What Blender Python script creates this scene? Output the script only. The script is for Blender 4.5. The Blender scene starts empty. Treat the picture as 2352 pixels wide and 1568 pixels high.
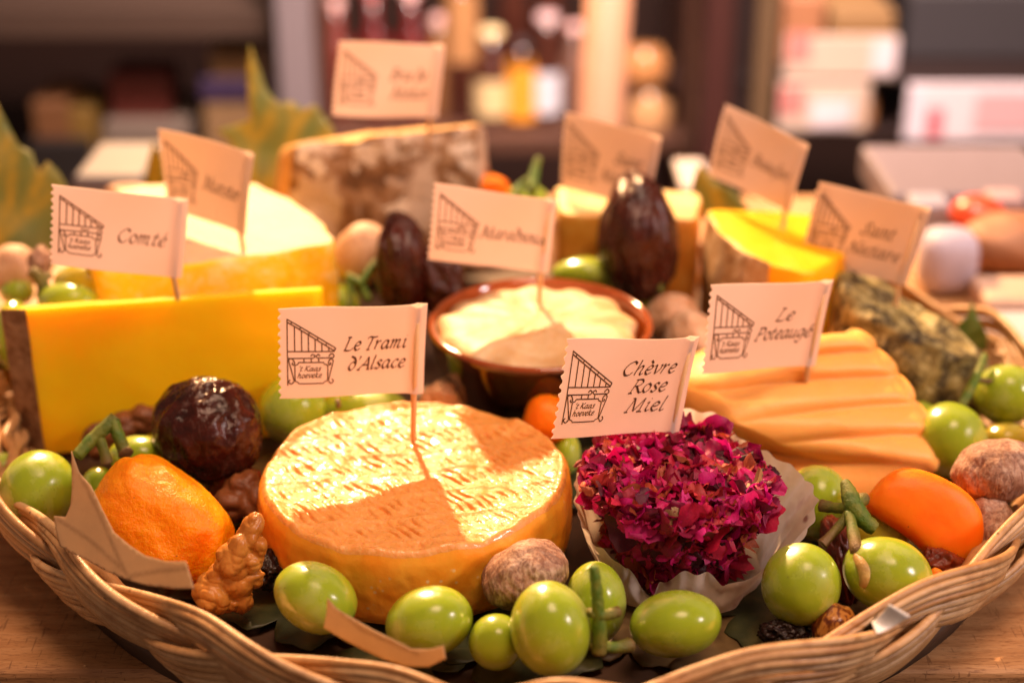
import bpy, bmesh, math, random
from mathutils import Vector, Matrix, noise
from mathutils.geometry import delaunay_2d_cdt

S = 0.01                      # every length below is written in centimetres
SC = bpy.context.scene
COL = SC.collection
R_ = math.radians
rnd = random.Random(7)

# ------------------------------------------------------------------ camera
CAMZ, PITCH = 28.2, R_(25)
FPX = 3593.0                  # focal length in pixels of the 2352 px wide picture
cam = bpy.data.cameras.new('camera')
cam.sensor_width = 36; cam.lens = 36 * FPX / 2352
cam.clip_start = 0.01; cam.clip_end = 60
cam.dof.use_dof = True
cam.dof.focus_distance = 45.6 * S
cam.dof.aperture_fstop = 5.2
cam.dof.aperture_blades = 9
camo = bpy.data.objects.new('camera', cam); COL.objects.link(camo)
camo.location = (0, 0, CAMZ * S)
camo.rotation_euler = (R_(90) - PITCH, 0, 0)
SC.camera = camo

# ------------------------------------------------------------------ light
w = bpy.data.worlds.new('World'); SC.world = w; w.use_nodes = True
bg = w.node_tree.nodes['Background']
bg.inputs[0].default_value = (1.0, 0.63, 0.46, 1); bg.inputs[1].default_value = 0.205

def lamp(name, kind, loc, target, power, color, size, spot=None):
    d = bpy.data.lights.new(name, kind); d.energy = power; d.color = color
    if kind == 'AREA': d.shape = 'DISK'; d.size = size * S
    else: d.shadow_soft_size = size * S
    if spot: d.spot_size = R_(spot); d.spot_blend = 0.5
    o = bpy.data.objects.new(name, d); COL.objects.link(o)
    o.location = Vector(loc) * S
    o.rotation_euler = (Vector(target) - Vector(loc)).to_track_quat('-Z', 'Y').to_euler()
    return o
lamp('key_spot', 'SPOT', (-33, 178, 100), (0, 48, 4), 300, (1.0, 0.57, 0.27), 2.4, 48)
lamp('front_fill', 'AREA', (24, 14, 150), (2, 50, 0), 18.0, (1.0, 0.61, 0.40), 60)  # added soft fill above the front, not a fixture of the shop
lamp('side_lamp', 'AREA', (112, 6, 74), (5, 45, 3), 8.0, (1.0, 0.78, 0.74), 20)
sl = lamp('shelf_fill', 'AREA', (10, 62, 128), (4, 140, -14), 9.0, (1.0, 0.78, 0.70), 30)  # added light to brighten the shelves behind, no real fitting
sl.data.spread = R_(62)

SC.view_settings.view_transform = 'Standard'
SC.view_settings.look = 'None'
SC.view_settings.exposure = 0.2
SC.view_settings.gamma = 1.0
SC.view_settings.use_curve_mapping = False
SC.render.engine = 'CYCLES'
SC.cycles.use_denoising = True
SC.cycles.max_bounces = 8
SC.cycles.sample_clamp_indirect = 6.0
SC.cycles.caustics_reflective = False
SC.cycles.caustics_refractive = False

# ------------------------------------------------------------------ picture geometry
CP, SP = math.cos(PITCH), math.sin(PITCH)
CAM = Vector((0, 0, CAMZ))
RT, UP, FW = Vector((1, 0, 0)), Vector((0, SP, CP)), Vector((0, CP, -SP))
def ray(px, py): return FW + RT * ((px - 1176) / FPX) + UP * ((784 - py) / FPX)
def gz(px, py, z):
    d = ray(px, py); return CAM + d * ((z - CAMZ) / d.z)
def gy(px, py, y):
    d = ray(px, py); return CAM + d * (y / d.y)
def depth(p): return (p - CAM).dot(FW)

# ------------------------------------------------------------------ object helpers
def link(o):
    COL.objects.link(o); return o
def tag(o, label=None, cat=None, group=None, kind=None):
    if label: o['label'] = label
    if cat: o['category'] = cat
    if group: o['group'] = group
    if kind: o['kind'] = kind
    return o
def empty(name, loc):
    o = bpy.data.objects.new(name, None); o.location = Vector(loc) * S
    o.empty_display_size = 0.01
    return link(o)
def mk(name, verts, faces, mat, parent=None, origin=None, smooth=True, attr=None, mats=None, fm=None):
    """one mesh object; verts in world centimetres"""
    if parent is not None:
        p = parent; org = Vector((0, 0, 0))
        while p is not None:
            org = org + p.location / S; p = p.parent
    elif origin is not None: org = Vector(origin)
    else:
        n = len(verts); org = Vector((sum(v[0] for v in verts) / n, sum(v[1] for v in verts) / n, min(v[2] for v in verts)))
    me = bpy.data.meshes.new(name)
    me.from_pydata([tuple((Vector(v) - org) * S) for v in verts], [], faces)
    if smooth: me.polygons.foreach_set('use_smooth', [True] * len(me.polygons))
    for m_ in (mats or [mat]): me.materials.append(m_)
    if fm: me.polygons.foreach_set('material_index', fm)
    if attr:
        for k, vals in attr.items():
            if isinstance(vals[0], (int, float)):
                a = me.attributes.new(k, 'FLOAT', 'POINT'); a.data.foreach_set('value', vals)
            else:
                a = me.attributes.new(k, 'FLOAT_COLOR', 'POINT')
                a.data.foreach_set('color', [c for v in vals for c in (*v, 1.0)])
    me.update()
    o = link(bpy.data.objects.new(name, me))
    if parent is None: o.location = org * S
    else: o.parent = parent
    return o

class MB:
    def __init__(s): s.v = []; s.f = []; s.a = []; s.m = []
    def add(s, v, f, val=0.0, mi=0):
        b = len(s.v); s.v += [Vector(p) for p in v]; s.f += [tuple(i + b for i in q) for q in f]
        s.a += (list(val) if isinstance(val, list) else [val] * len(v)); s.m += [mi] * len(f)
    def box(s, x0, x1, y0, y1, z0, z1, b=0.0, val=0.0, mi=0):
        bm = bmesh.new(); bmesh.ops.create_cube(bm, size=1)
        for q in bm.verts: q.co = Vector(((x0 + x1) / 2 + q.co.x * (x1 - x0), (y0 + y1) / 2 + q.co.y * (y1 - y0), (z0 + z1) / 2 + q.co.z * (z1 - z0)))
        if b: bmesh.ops.bevel(bm, geom=bm.edges[:], offset=b, segments=3, affect='EDGES', profile=.5)
        bm.verts.index_update()
        s.add([q.co.copy() for q in bm.verts], [[q.index for q in f.verts] for f in bm.faces], val, mi); bm.free()
    def tube(s, pts, rad, n=8, val=0.0, cap=True, mi=0):
        pts = [Vector(p) for p in pts]; m = len(pts)
        if not isinstance(rad, (list, tuple)): rad = [rad] * m
        V = []; F = []; prev = None
        for i, p in enumerate(pts):
            t = (pts[min(i + 1, m - 1)] - pts[max(i - 1, 0)])
            t = t.normalized() if t.length > 1e-9 else Vector((0, 0, 1))
            a = prev if prev is not None else (Vector((0, 0, 1)) if abs(t.z) < .9 else Vector((1, 0, 0)))
            a = (a - t * a.dot(t)); a = a.normalized() if a.length > 1e-6 else t.orthogonal().normalized()
            b = t.cross(a); prev = a
            for k in range(n):
                g = 2 * math.pi * k / n
                V.append(p + (a * math.cos(g) + b * math.sin(g)) * rad[i])
        for i in range(m - 1):
            for k in range(n):
                F.append((i * n + k, i * n + (k + 1) % n, (i + 1) * n + (k + 1) % n, (i + 1) * n + k))
        if cap: F.append(tuple(range(n - 1, -1, -1))); F.append(tuple((m - 1) * n + k for k in range(n)))
        vv = val if not isinstance(val, list) else [x for x in val for _ in range(n)]
        s.add(V, F, vv, mi)
    def lathe(s, prof, c, n=48, mi=0):
        V = []; F = []; m = len(prof)
        for r, z in prof:
            for k in range(n):
                g = 2 * math.pi * k / n; V.append((c[0] + r * math.cos(g), c[1] + r * math.sin(g), c[2] + z))
        for i in range(m - 1):
            for k in range(n): F.append((i * n + k, i * n + (k + 1) % n, (i + 1) * n + (k + 1) % n, (i + 1) * n + k))
        s.add(V, F, 0.0, mi)
    def build(s, name, mat, parent=None, smooth=True, mats=None, origin=None):
        return mk(name, s.v, s.f, mat, parent, origin, smooth, {'tint': s.a}, mats, s.m if mats else None)

def sm(pts, n=6, closed=False):
    """Catmull-Rom"""
    pts = [Vector(p) for p in pts]; out = []; m = len(pts)
    if m < 3 and not closed: return pts
    for i in range(m if closed else m - 1):
        g = (lambda k: pts[k % m]) if closed else (lambda k: pts[max(0, min(m - 1, k))])
        p0, p1, p2, p3 = g(i - 1), g(i), g(i + 1), g(i + 2)
        for j in range(n):
            t = j / n
            out.append(.5 * ((2 * p1) + (p2 - p0) * t + (2 * p0 - 5 * p1 + 4 * p2 - p3) * t * t + (3 * p1 - p0 - 3 * p2 + p3) * t ** 3))
    if not closed: out.append(pts[-1])
    return out
def fn(p, s, o=3): # fractal noise
    return noise.fractal(Vector(p) * s, 1.0, 2.0, o)
_ico = {}
def ico(n):
    if n not in _ico:
        bm = bmesh.new(); bmesh.ops.create_icosphere(bm, subdivisions=n, radius=1)
        bm.verts.index_update()
        _ico[n] = ([v.co.copy() for v in bm.verts], [tuple(v.index for v in f.verts) for f in bm.faces]); bm.free()
    return _ico[n]
def fuse(blobs, voxel, disp=None):
    """union of ellipsoids (centre, axes matrix) remeshed; returns verts, faces in cm"""
    V = []; F = []
    for M_ in blobs:
        iv, jf = ico(4); b = len(V)
        V += [M_ @ v for v in iv]; F += [tuple(i + b for i in f) for f in jf]
    me = bpy.data.meshes.new('tmp'); me.from_pydata([tuple(v) for v in V], [], F)
    o = bpy.data.objects.new('tmp', me); COL.objects.link(o)
    md = o.modifiers.new('r', 'REMESH'); md.mode = 'VOXEL'; md.voxel_size = voxel
    ms = o.modifiers.new('s', 'SMOOTH'); ms.iterations = 9
    dg = bpy.context.evaluated_depsgraph_get(); e = o.evaluated_get(dg).to_mesh()
    vs = [v.co.copy() for v in e.vertices]; ns = [v.normal.copy() for v in e.vertices]; fs = [tuple(p.vertices) for p in e.polygons]
    o.evaluated_get(dg).to_mesh_clear(); bpy.data.objects.remove(o); bpy.data.meshes.remove(me)
    if disp: vs = [v + n * disp(v, n) for v, n in zip(vs, ns)]
    return vs, fs
def axes(c, a, b, d, rot=0.0, yaw=0.0):
    """ellipsoid matrix: semi-axes a (right), b (up in picture), d (depth), rolled in the picture"""
    r = RT * math.cos(rot) + UP * math.sin(rot); u = -RT * math.sin(rot) + UP * math.cos(rot)
    f = FW
    if yaw:
        q = Matrix.Rotation(yaw, 3, u); r = q @ r; f = q @ f
    m = Matrix.Identity(4)
    for i in range(3):
        m[i][0] = r[i] * a; m[i][1] = u[i] * b; m[i][2] = f[i] * d; m[i][3] = c[i]
    return m

# ------------------------------------------------------------------ materials
class Mat:
    def __init__(s, name, rough=.5, **kw):
        s.m = bpy.data.materials.new(name); s.m.use_nodes = True; s.t = s.m.node_tree; s.t.nodes.clear()
        s.out = s.t.nodes.new('ShaderNodeOutputMaterial'); s.b = s.t.nodes.new('ShaderNodeBsdfPrincipled')
        s.t.links.new(s.b.outputs[0], s.out.inputs[0]); s.b.inputs['Roughness'].default_value = rough
        for k, v in kw.items(): s.set(k.replace('_', ' '), v)
        tc = s.t.nodes.new('ShaderNodeTexCoord'); oi = s.t.nodes.new('ShaderNodeObjectInfo')
        vm = s.n('ShaderNodeVectorMath'); vm.operation = 'SCALE'; s.l(tc.outputs['Object'], vm.inputs[0]); vm.inputs['Scale'].default_value = 100
        mu = s.n('ShaderNodeMath'); mu.operation = 'MULTIPLY'; s.l(oi.outputs['Random'], mu.inputs[0]); mu.inputs[1].default_value = 40
        ad = s.n('ShaderNodeVectorMath'); ad.operation = 'ADD'; s.l(vm.outputs[0], ad.inputs[0]); s.l(mu.outputs[0], ad.inputs[1])
        s.co = ad.outputs[0]; s.raw = vm.outputs[0]; s.oi = oi; s.tc = tc
    def n(s, t): return s.t.nodes.new(t)
    def l(s, a, b): s.t.links.new(a, b)
    def set(s, k, v):
        i = s.b.inputs[k]
        if hasattr(v, 'node'): s.l(v, i)
        elif k in ('Base Color', 'Coat Tint', 'Sheen Tint') and len(v) == 3: i.default_value = (*v, 1)
        else: i.default_value = v
        return s
    def sss(s, wt, rad=(1, .35, .12), scale=.4):
        s.b.inputs['Subsurface Weight'].default_value = wt
        s.b.inputs['Subsurface Radius'].default_value = rad
        s.b.inputs['Subsurface Scale'].default_value = scale * S
        return s
    def map(s, scale, rot=(0, 0, 0), vec=None):
        q = s.n('ShaderNodeMapping'); s.l(vec or s.co, q.inputs[0]); q.inputs['Scale'].default_value = scale; q.inputs['Rotation'].default_value = rot
        return q.outputs[0]
    def noise(s, scale, det=3, rough=.5, dist=0, vec=None):
        q = s.n('ShaderNodeTexNoise'); s.l(vec or s.co, q.inputs['Vector']); q.inputs['Scale'].default_value = scale
        q.inputs['Detail'].default_value = det; q.inputs['Roughness'].default_value = rough; q.inputs['Distortion'].default_value = dist
        return q.outputs['Fac']
    def vor(s, scale, feat='F1', vec=None, out='Distance'):
        q = s.n('ShaderNodeTexVoronoi'); q.feature = feat; s.l(vec or s.co, q.inputs['Vector']); q.inputs['Scale'].default_value = scale
        return q.outputs[out]
    def wave(s, scale, dist=2, det=2, dscale=1, axis='X', vec=None):
        q = s.n('ShaderNodeTexWave'); q.bands_direction = axis; s.l(vec or s.co, q.inputs['Vector'])
        q.inputs['Scale'].default_value = scale; q.inputs['Distortion'].default_value = dist; q.inputs['Detail'].default_value = det; q.inputs['Detail Scale'].default_value = dscale
        return q.outputs['Fac']
    def ramp(s, f, stops):
        q = s.n('ShaderNodeValToRGB'); s.l(f, q.inputs[0]); e = q.color_ramp.elements
        while len(e) < len(stops): e.new(0.5)
        for i, (p, c) in enumerate(stops):
            e[i].position = p
            e[i].color = (c, c, c, 1) if isinstance(c, (int, float)) else (*c, 1)
        return q.outputs[0]
    def mix(s, f, a, b, mode='MIX'):
        q = s.n('ShaderNodeMix'); q.data_type = 'RGBA'; q.blend_type = mode
        for v, i in ((f, 0), (a, 6), (b, 7)):
            if hasattr(v, 'node'): s.l(v, q.inputs[i])
            elif isinstance(v, (int, float)): q.inputs[i].default_value = v
            else: q.inputs[i].default_value = (*v, 1)
        return q.outputs[2]
    def math(s, op, a, b=0.0):
        q = s.n('ShaderNodeMath'); q.operation = op
        for v, i in ((a, 0), (b, 1)):
            if hasattr(v, 'node'): s.l(v, q.inputs[i])
            else: q.inputs[i].default_value = v
        return q.outputs[0]
    def attr(s, name, out='Fac'):
        q = s.n('ShaderNodeAttribute'); q.attribute_name = name; return q.outputs[out]
    def nz(s):
        g = s.n('ShaderNodeNewGeometry'); q = s.n('ShaderNodeSeparateXYZ'); s.l(g.outputs['Normal'], q.inputs[0]); return q.outputs[2]
    def bump(s, h, strength=.5, dist=.05):
        q = s.n('ShaderNodeBump'); s.l(h, q.inputs['Height']); q.inputs['Strength'].default_value = strength; q.inputs['Distance'].default_value = dist * S
        prev = s.b.inputs['Normal'].links
        if prev: s.l(prev[0].from_socket, q.inputs['Normal'])
        s.l(q.outputs[0], s.b.inputs['Normal']); return s

def m_grape(name, c1, c2):
    M = Mat(name, .28, Specular_IOR_Level=.30)
    n1 = M.noise(.9, 2)
    veins = M.noise(2.2, 3, .6, 1.0, M.map((1, 1, .22)))
    base = M.mix(n1, c1, c2)
    base = M.mix(M.ramp(veins, [(.5, 0), (.8, .14)]), base, (.44, .48, .05))
    bloom = M.ramp(M.noise(.9, 4, .6), [(.50, 0), (.66, .5)])
    base = M.mix(M.math('MULTIPLY', bloom, .55), base, (.50, .56, .26))
    speck = M.ramp(M.vor(2.6), [(.035, 1), (.07, 0)])
    base = M.mix(M.math('MULTIPLY', speck, M.ramp(M.noise(1.3, 1), [(.5, 0), (.6, .9)])), base, (.10, .05, .01))
    M.set('Base Color', base)
    M.set('Roughness', M.math('ADD', M.math('MULTIPLY', bloom, .5), .20))
    M.sss(.7, (.9, .9, .08), .6)
    M.set('Transmission Weight', .24); M.set('IOR', 1.42)
    M.bump(M.noise(7, 2), .06, .03)
    return M.m
G_GREEN = m_grape('grape_skin', (.30, .44, .020), (.40, .51, .035))
G_YELL = m_grape('yellow_grape_skin', (.48, .40, .02), (.54, .43, .03))

def m_stem():
    M = Mat('grape_stem', .5)
    c = M.mix(M.ramp(M.noise(3, 3), [(.4, 0), (.62, 1)]), (.06, .15, .004), (.15, .19, .010))
    c = M.mix(M.attr('tint'), c, (.15, .075, .022))
    M.set('Base Color', c).sss(.15, (.7, .9, .2), .2); M.bump(M.noise(9, 4, .7), .7, .08); return M.m
STEM = m_stem()

def m_paper():
    M = Mat('flag_paper', .75)
    f = M.noise(1.2, 4, .6)
    c = M.mix(f, (.82, .73, .67), (.88, .80, .74))
    M.set('Base Color', c)
    tr = M.n('ShaderNodeBsdfTranslucent'); tr.inputs[0].default_value = (.86, .66, .56, 1)
    mx = M.n('ShaderNodeMixShader'); mx.inputs[0].default_value = .42
    M.l(M.b.outputs[0], mx.inputs[1]); M.l(tr.outputs[0], mx.inputs[2]); M.l(mx.outputs[0], M.out.inputs[0])
    M.bump(M.noise(22, 3), .12, .02); return M.m
PAPER = m_paper()
def simple(name, c, rough=.5, bumpn=None, **kw):
    M = Mat(name, rough, **kw)
    n = M.noise(1.7, 4, .6)
    M.set('Base Color', M.mix(n, tuple(x * .82 for x in c), tuple(min(1, x * 1.15) for x in c)))
    if bumpn: M.bump(M.noise(bumpn, 3), .3, .04)
    return M.m
INK = simple('brown_ink', (.085, .034, .016), .7)
def m_pick():
    M = Mat('toothpick_wood', .55)
    M.set('Base Color', M.mix(M.noise(6, 3, .6, 0, M.map((4, 4, .5))), (.62, .36, .16), (.74, .48, .25))).sss(.2, (1, .5, .2), .15)
    return M.m
PICK = m_pick()

def m_cane():
    M = Mat('peeled_willow', .34)
    t = M.attr('tint')
    c = M.ramp(t, [(0, (.40, .205, .075)), (.5, (.55, .325, .145)), (1, (.68, .46, .25))])
    c = M.mix(M.ramp(M.noise(1.6, 5, .65), [(.45, 0), (.72, .75)]), c, (.27, .11, .035))
    c = M.mix(M.ramp(M.vor(1.1), [(.05, .8), (.1, 0)]), c, (.10, .035, .012))
    M.set('Base Color', c); M.set('Roughness', M.math('ADD', M.math('MULTIPLY', M.noise(3, 3), .3), .22))
    M.bump(M.noise(5, 5, .65), .35, .05); M.bump(M.noise(14, 3, .6, .5, M.map((1, 1, 3))), .4, .03); M.sss(.06, (1, .5, .2), .15)
    return M.m
CANE = m_cane()

def m_board():
    M = Mat('beech_board', .5)
    v = M.map((.16, 1.6, 1.6), vec=M.raw)
    g = M.noise(1.4, 6, .65, .6, v)
    c = M.ramp(g, [(.3, (.30, .135, .05)), (.5, (.45, .23, .095)), (.7, (.57, .33, .155))])
    fl = M.noise(3.2, 3, .6, 0, M.map((.45, 5, 5), vec=M.raw))
    c = M.mix(M.ramp(fl, [(.60, 0), (.68, .75)]), c, (.20, .08, .03))
    f2 = M.noise(9, 3, .6, .3, M.map((.30, 2.6, 2.6), vec=M.raw))
    c = M.mix(M.ramp(f2, [(.56, 0), (.66, .7)]), c, (.14, .055, .02))
    cut = M.noise(5, 2, .5, 0, M.map((2.2, .18, 1), (0, 0, .35), M.raw))
    c = M.mix(M.ramp(cut, [(.665, 0), (.68, .55)]), c, (.12, .05, .02))
    M.bump(f2, .25, .03)
    M.set('Base Color', c); M.bump(fl, .3, .05); return M.m
BOARD = m_board()

def m_trami_top():
    M = Mat('washed_rind_top', .22, Coat_Weight=.30, Coat_Roughness=.08)
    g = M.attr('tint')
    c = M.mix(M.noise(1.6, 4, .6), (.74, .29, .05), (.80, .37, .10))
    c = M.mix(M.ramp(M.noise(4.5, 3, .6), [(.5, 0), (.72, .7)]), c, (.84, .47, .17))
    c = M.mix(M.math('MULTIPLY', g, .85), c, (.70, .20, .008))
    M.set('Base Color', c); M.sss(.35, (1, .42, .12), .35)
    M.set('Roughness', M.ramp(M.noise(5, 3), [(.35, .22), (.7, .5)]))
    M.bump(M.noise(3.2, 4, .7), .4, .08); M.bump(M.noise(8, 4, .7), .6, .05)
    return M.m
def m_trami_side():
    M = Mat('washed_rind_side', .42)
    c = M.mix(M.ramp(M.noise(.8, 4, .6), [(.35, 0), (.7, 1)]), (.90, .31, .012), (.90, .43, .04))
    z = M.n('ShaderNodeSeparateXYZ'); M.l(M.raw, z.inputs[0])
    low = M.ramp(M.math('ADD', M.math('MULTIPLY', z.outputs[2], .45), M.math('MULTIPLY', M.noise(2, 4, .7), .5)), [(.25, 1), (.75, 0)])
    c = M.mix(M.math('MULTIPLY', low, .3), c, (.70, .46, .12))
    dots = M.ramp(M.vor(3.2, vec=M.map((1, 1, 1))), [(.12, 1), (.22, 0)])
    c = M.mix(M.math('MULTIPLY', dots, M.ramp(M.noise(1.1, 2), [(.52, 0), (.62, .75)])), c, (.86, .62, .30))
    fine = M.ramp(M.noise(16, 3, .7), [(.58, 0), (.72, .6)])
    c = M.mix(M.math('MULTIPLY', fine, low), c, (.80, .66, .40))
    M.set('Base Color', c); M.sss(.4, (1, .42, .12), .4)
    M.bump(M.noise(4, 5, .65), .25, .06); return M.m
TR_TOP, TR_SIDE = m_trami_top(), m_trami_side()

def m_paste(name, c1, c2, sss=.5, rough=.4, scale=.5, b=.15):
    M = Mat(name, rough)
    M.set('Base Color', M.mix(M.noise(.7, 4, .6), c1, c2)).sss(sss, (1, .5, .12), scale)
    M.bump(M.noise(5, 4, .6), b, .06); return M.m
COMTE = m_paste('hard_yellow_paste', (.97, .56, .002), (.985, .70, .010), .8, .38, 1.2, .3)
BEAU = m_paste('golden_paste', (.96, .47, .002), (.97, .53, .003), .6, .36, .7, .1)
CREAM = m_paste('white_bloom_rind', (.66, .46, .25), (.74, .58, .37), .4, .6, .3, .5)
POTEAU = m_paste('apricot_rind', (.91, .41, .08), (.93, .49, .15), .5, .45, .4, .25)
PAULE = m_paste('pale_orange_top', (.78, .46, .13), (.85, .62, .32), .3, .5)
def m_rind(name, cols, scale, rough=.7, bump=.8, sss=.1):
    M = Mat(name, rough)
    n = M.noise(scale, 5, .68, .4)
    k = len(cols)
    c = M.ramp(n, [(.30 + .40 * i / (k - 1), q) for i, q in enumerate(cols)])
    n2 = M.noise(scale * 4, 4, .7)
    c = M.mix(M.ramp(n2, [(.52, 0), (.68, .5)]), c, cols[-1])
    M.set('Base Color', c).sss(sss, (1, .5, .2), .2); M.bump(n, bump, .12); M.bump(n2, bump * .7, .05); return M.m
def m_brie():
    M = Mat('mottled_grey_rind', .75)
    n = M.noise(.42, 5, .6, .5); n2 = M.noise(1.3, 4, .65, .4)
    c = M.ramp(n2, [(.35, (.10, .040, .012)), (.5, (.24, .115, .045)), (.65, (.36, .22, .12))])
    c = M.mix(M.ramp(n, [(.50, 0), (.56, .85)]), c, (.56, .42, .31))
    c = M.mix(M.ramp(M.noise(.9, 4, .6), [(.56, 0), (.60, .9)]), c, (.66, .54, .42))
    M.set('Base Color', c); M.bump(n2, .8, .15); return M.m
R_BRIE = m_brie()
R_BRIEL = m_rind('orange_rind', [(.48, .20, .035), (.60, .30, .07), (.66, .42, .16)], .8)
R_COMTE = m_rind('brown_crust', [(.09, .035, .016), (.20, .095, .045), (.33, .19, .11), (.42, .26, .16)], 1.5)
R_MUN = m_rind('yellow_crust', [(.86, .44, .003), (.92, .60, .006), (.90, .62, .04), (.94, .80, .46)], .75, .5, .4, .3)
R_BEAU = m_rind('frosted_brown_crust', [(.30, .13, .04), (.46, .24, .09), (.58, .38, .2), (.76, .60, .42)], 1.1)
R_NECT = m_rind('mossy_grey_rind', [(.012, .008, .003), (.06, .04, .011), (.26, .20, .06), (.62, .55, .28)], 1.0, .8, 1.0, .05)
R_MARC = m_rind('orange_smear_rind', [(.40, .13, .012), (.56, .22, .02), (.62, .28, .04), (.66, .36, .08)], 1.0, .5, .4, .3)
R_POT = m_rind('baked_cream', [(.54, .28, .10), (.62, .38, .17), (.68, .49, .28), (.74, .60, .40)], .6, .5, .4, .35)

def m_fruit(name, c1, c2, rough, sss, rad, scale, n1=(2, 5, .65), b1=.5, n2=14, b2=.3, dots=None):
    M = Mat(name, rough)
    c = M.mix(M.ramp(M.noise(1.2, 4, .6), [(.35, 0), (.7, 1)]), c1, c2)
    if dots: c = M.mix(M.ramp(M.vor(2.0), [(.03, .9), (.06, 0)]), c, dots)
    M.set('Base Color', c).sss(sss, rad, scale)
    M.set('Specular IOR Level', .35)
    if b1: M.bump(M.noise(*n1), b1, .10)
    if b2: M.bump(M.noise(n2, 3, .65, .8), b2, .03)
    return M
APR = m_fruit('apricot_skin', (.94, .27, .002), (.95, .34, .003), .27, .8, (1, .32, .02), .7, n1=(5, 4, .6), b1=.9, b2=.7, n2=13, dots=(.35, .08, .01)).m
APS = m_fruit('smooth_apricot_skin', (.95, .18, .001), (.96, .23, .002), .5, .85, (1, .30, .03), .9, b1=.12, b2=.15, dots=(.3, .06, .01)).m
DATEM = m_fruit('glossy_date_skin', (.020, .004, .003), (.070, .011, .005), .24, .28, (1, .2, .1), .3, n1=(1.7, 4, .6, .5), b1=.7, n2=8, b2=.5)
fl = DATEM.ramp(DATEM.noise(2.6, 5, .7, 1.2), [(.52, 0), (.60, .6)])
DATEM.set('Base Color', DATEM.mix(fl, DATEM.b.inputs['Base Color'].links[0].from_socket, (.075, .028, .020)))
DATEM.set('Roughness', DATEM.math('ADD', DATEM.math('MULTIPLY', fl, .25), .18))
DATE = DATEM.m
RAISIN = m_fruit('raisin_skin', (.008, .004, .004), (.02, .008, .006), .22, .1, (1, .2, .1), .2, b1=1.0, n2=9, b2=.8).m
REDFR = m_fruit('dark_red_dried_fruit', (.10, .012, .006), (.22, .04, .012), .3, .4, (1, .2, .05), .4, b1=.6).m
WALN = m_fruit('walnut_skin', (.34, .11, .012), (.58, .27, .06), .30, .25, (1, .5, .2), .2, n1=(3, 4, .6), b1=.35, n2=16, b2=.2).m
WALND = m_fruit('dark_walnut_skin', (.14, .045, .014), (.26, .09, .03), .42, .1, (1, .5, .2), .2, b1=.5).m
def m_fig():
    M = Mat('dried_fig_skin', .65)
    st = M.noise(1.6, 4, .6, 1.4, M.map((3.4, 3.4, .8)))
    n0 = M.noise(1.1, 5, .7)
    c = M.ramp(n0, [(.30, (.20, .085, .045)), (.5, (.36, .19, .12)), (.68, (.60, .43, .33))])
    c = M.mix(M.ramp(st, [(.44, .7), (.54, 0)]), c, (.15, .055, .03))
    c = M.mix(M.ramp(M.noise(7, 4, .7), [(.5, 0), (.7, .4)]), c, (.66, .50, .40))
    M.set('Base Color', c).sss(.12, (1, .5, .3), .2); M.bump(st, .5, .07); M.bump(M.noise(12, 3), .4, .04); return M.m
FIG = m_fig()
FIGP = m_rind('pale_fig_skin', [(.34, .16, .08), (.52, .29, .16), (.64, .41, .26), (.74, .55, .40)], 1.0, .6, .5, .2)
def m_nut():
    M = Mat('hazelnut_shell', .3)
    st = M.noise(2.0, 3, .6, .5, M.map((2, 2, .5)))
    M.set('Base Color', M.ramp(st, [(.42, (.10, .022, .006)), (.5, (.20, .06, .012)), (.56, (.45, .20, .04))])); M.bump(st, .2, .05); return M.m
NUT = m_nut()

def m_petal():
    M = Mat('rose_petal', .55)
    c = M.attr('pcol', 'Color')
    c = M.mix(M.ramp(M.noise(7, 4, .65), [(.40, 0), (.75, .35)]), c, (.10, .012, .02))
    M.set('Base Color', c)
    tr = M.n('ShaderNodeBsdfTranslucent'); M.l(c, tr.inputs[0])
    mx = M.n('ShaderNodeMixShader'); mx.inputs[0].default_value = .28
    M.l(M.b.outputs[0], mx.inputs[1]); M.l(tr.outputs[0], mx.inputs[2]); M.l(mx.outputs[0], M.out.inputs[0])
    M.bump(M.noise(9, 4, .6, 0, M.map((2.5, .6, 1))), .5, .04); return M.m
PETAL = m_petal()
def m_parch():
    M = Mat('parchment_cup', .6)
    c = M.mix(M.noise(.8, 4, .6), (.80, .70, .60), (.90, .82, .73))
    st = M.ramp(M.noise(.75, 3, .55), [(.56, 0), (.74, .6)])
    c = M.mix(st, c, (.36, .14, .14))
    c = M.mix(M.ramp(M.vor(.9), [(.07, .8), (.15, 0)]), c, (.26, .07, .08))
    M.set('Base Color', c)
    tr = M.n('ShaderNodeBsdfTranslucent'); M.l(c, tr.inputs[0])
    mx = M.n('ShaderNodeMixShader'); mx.inputs[0].default_value = .5
    M.l(M.b.outputs[0], mx.inputs[1]); M.l(tr.outputs[0], mx.inputs[2]); M.l(mx.outputs[0], M.out.inputs[0])
    M.bump(M.noise(3, 4, .6), .35, .08); return M.m
PARCH = m_parch()
def m_glaze():
    M = Mat('brown_glaze', .10)
    t = M.attr('tint')
    n = M.math('ADD', t, M.math('MULTIPLY', M.noise(1.2, 3), .25))
    M.set('Base Color', M.ramp(n, [(.1, (.010, .0045, .004)), (.55, (.05, .014, .006)), (1, (.30, .062, .010))]))
    M.set('Coat Weight', .6); M.set('Coat Roughness', .05); return M.m
GLAZE = m_glaze()
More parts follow.
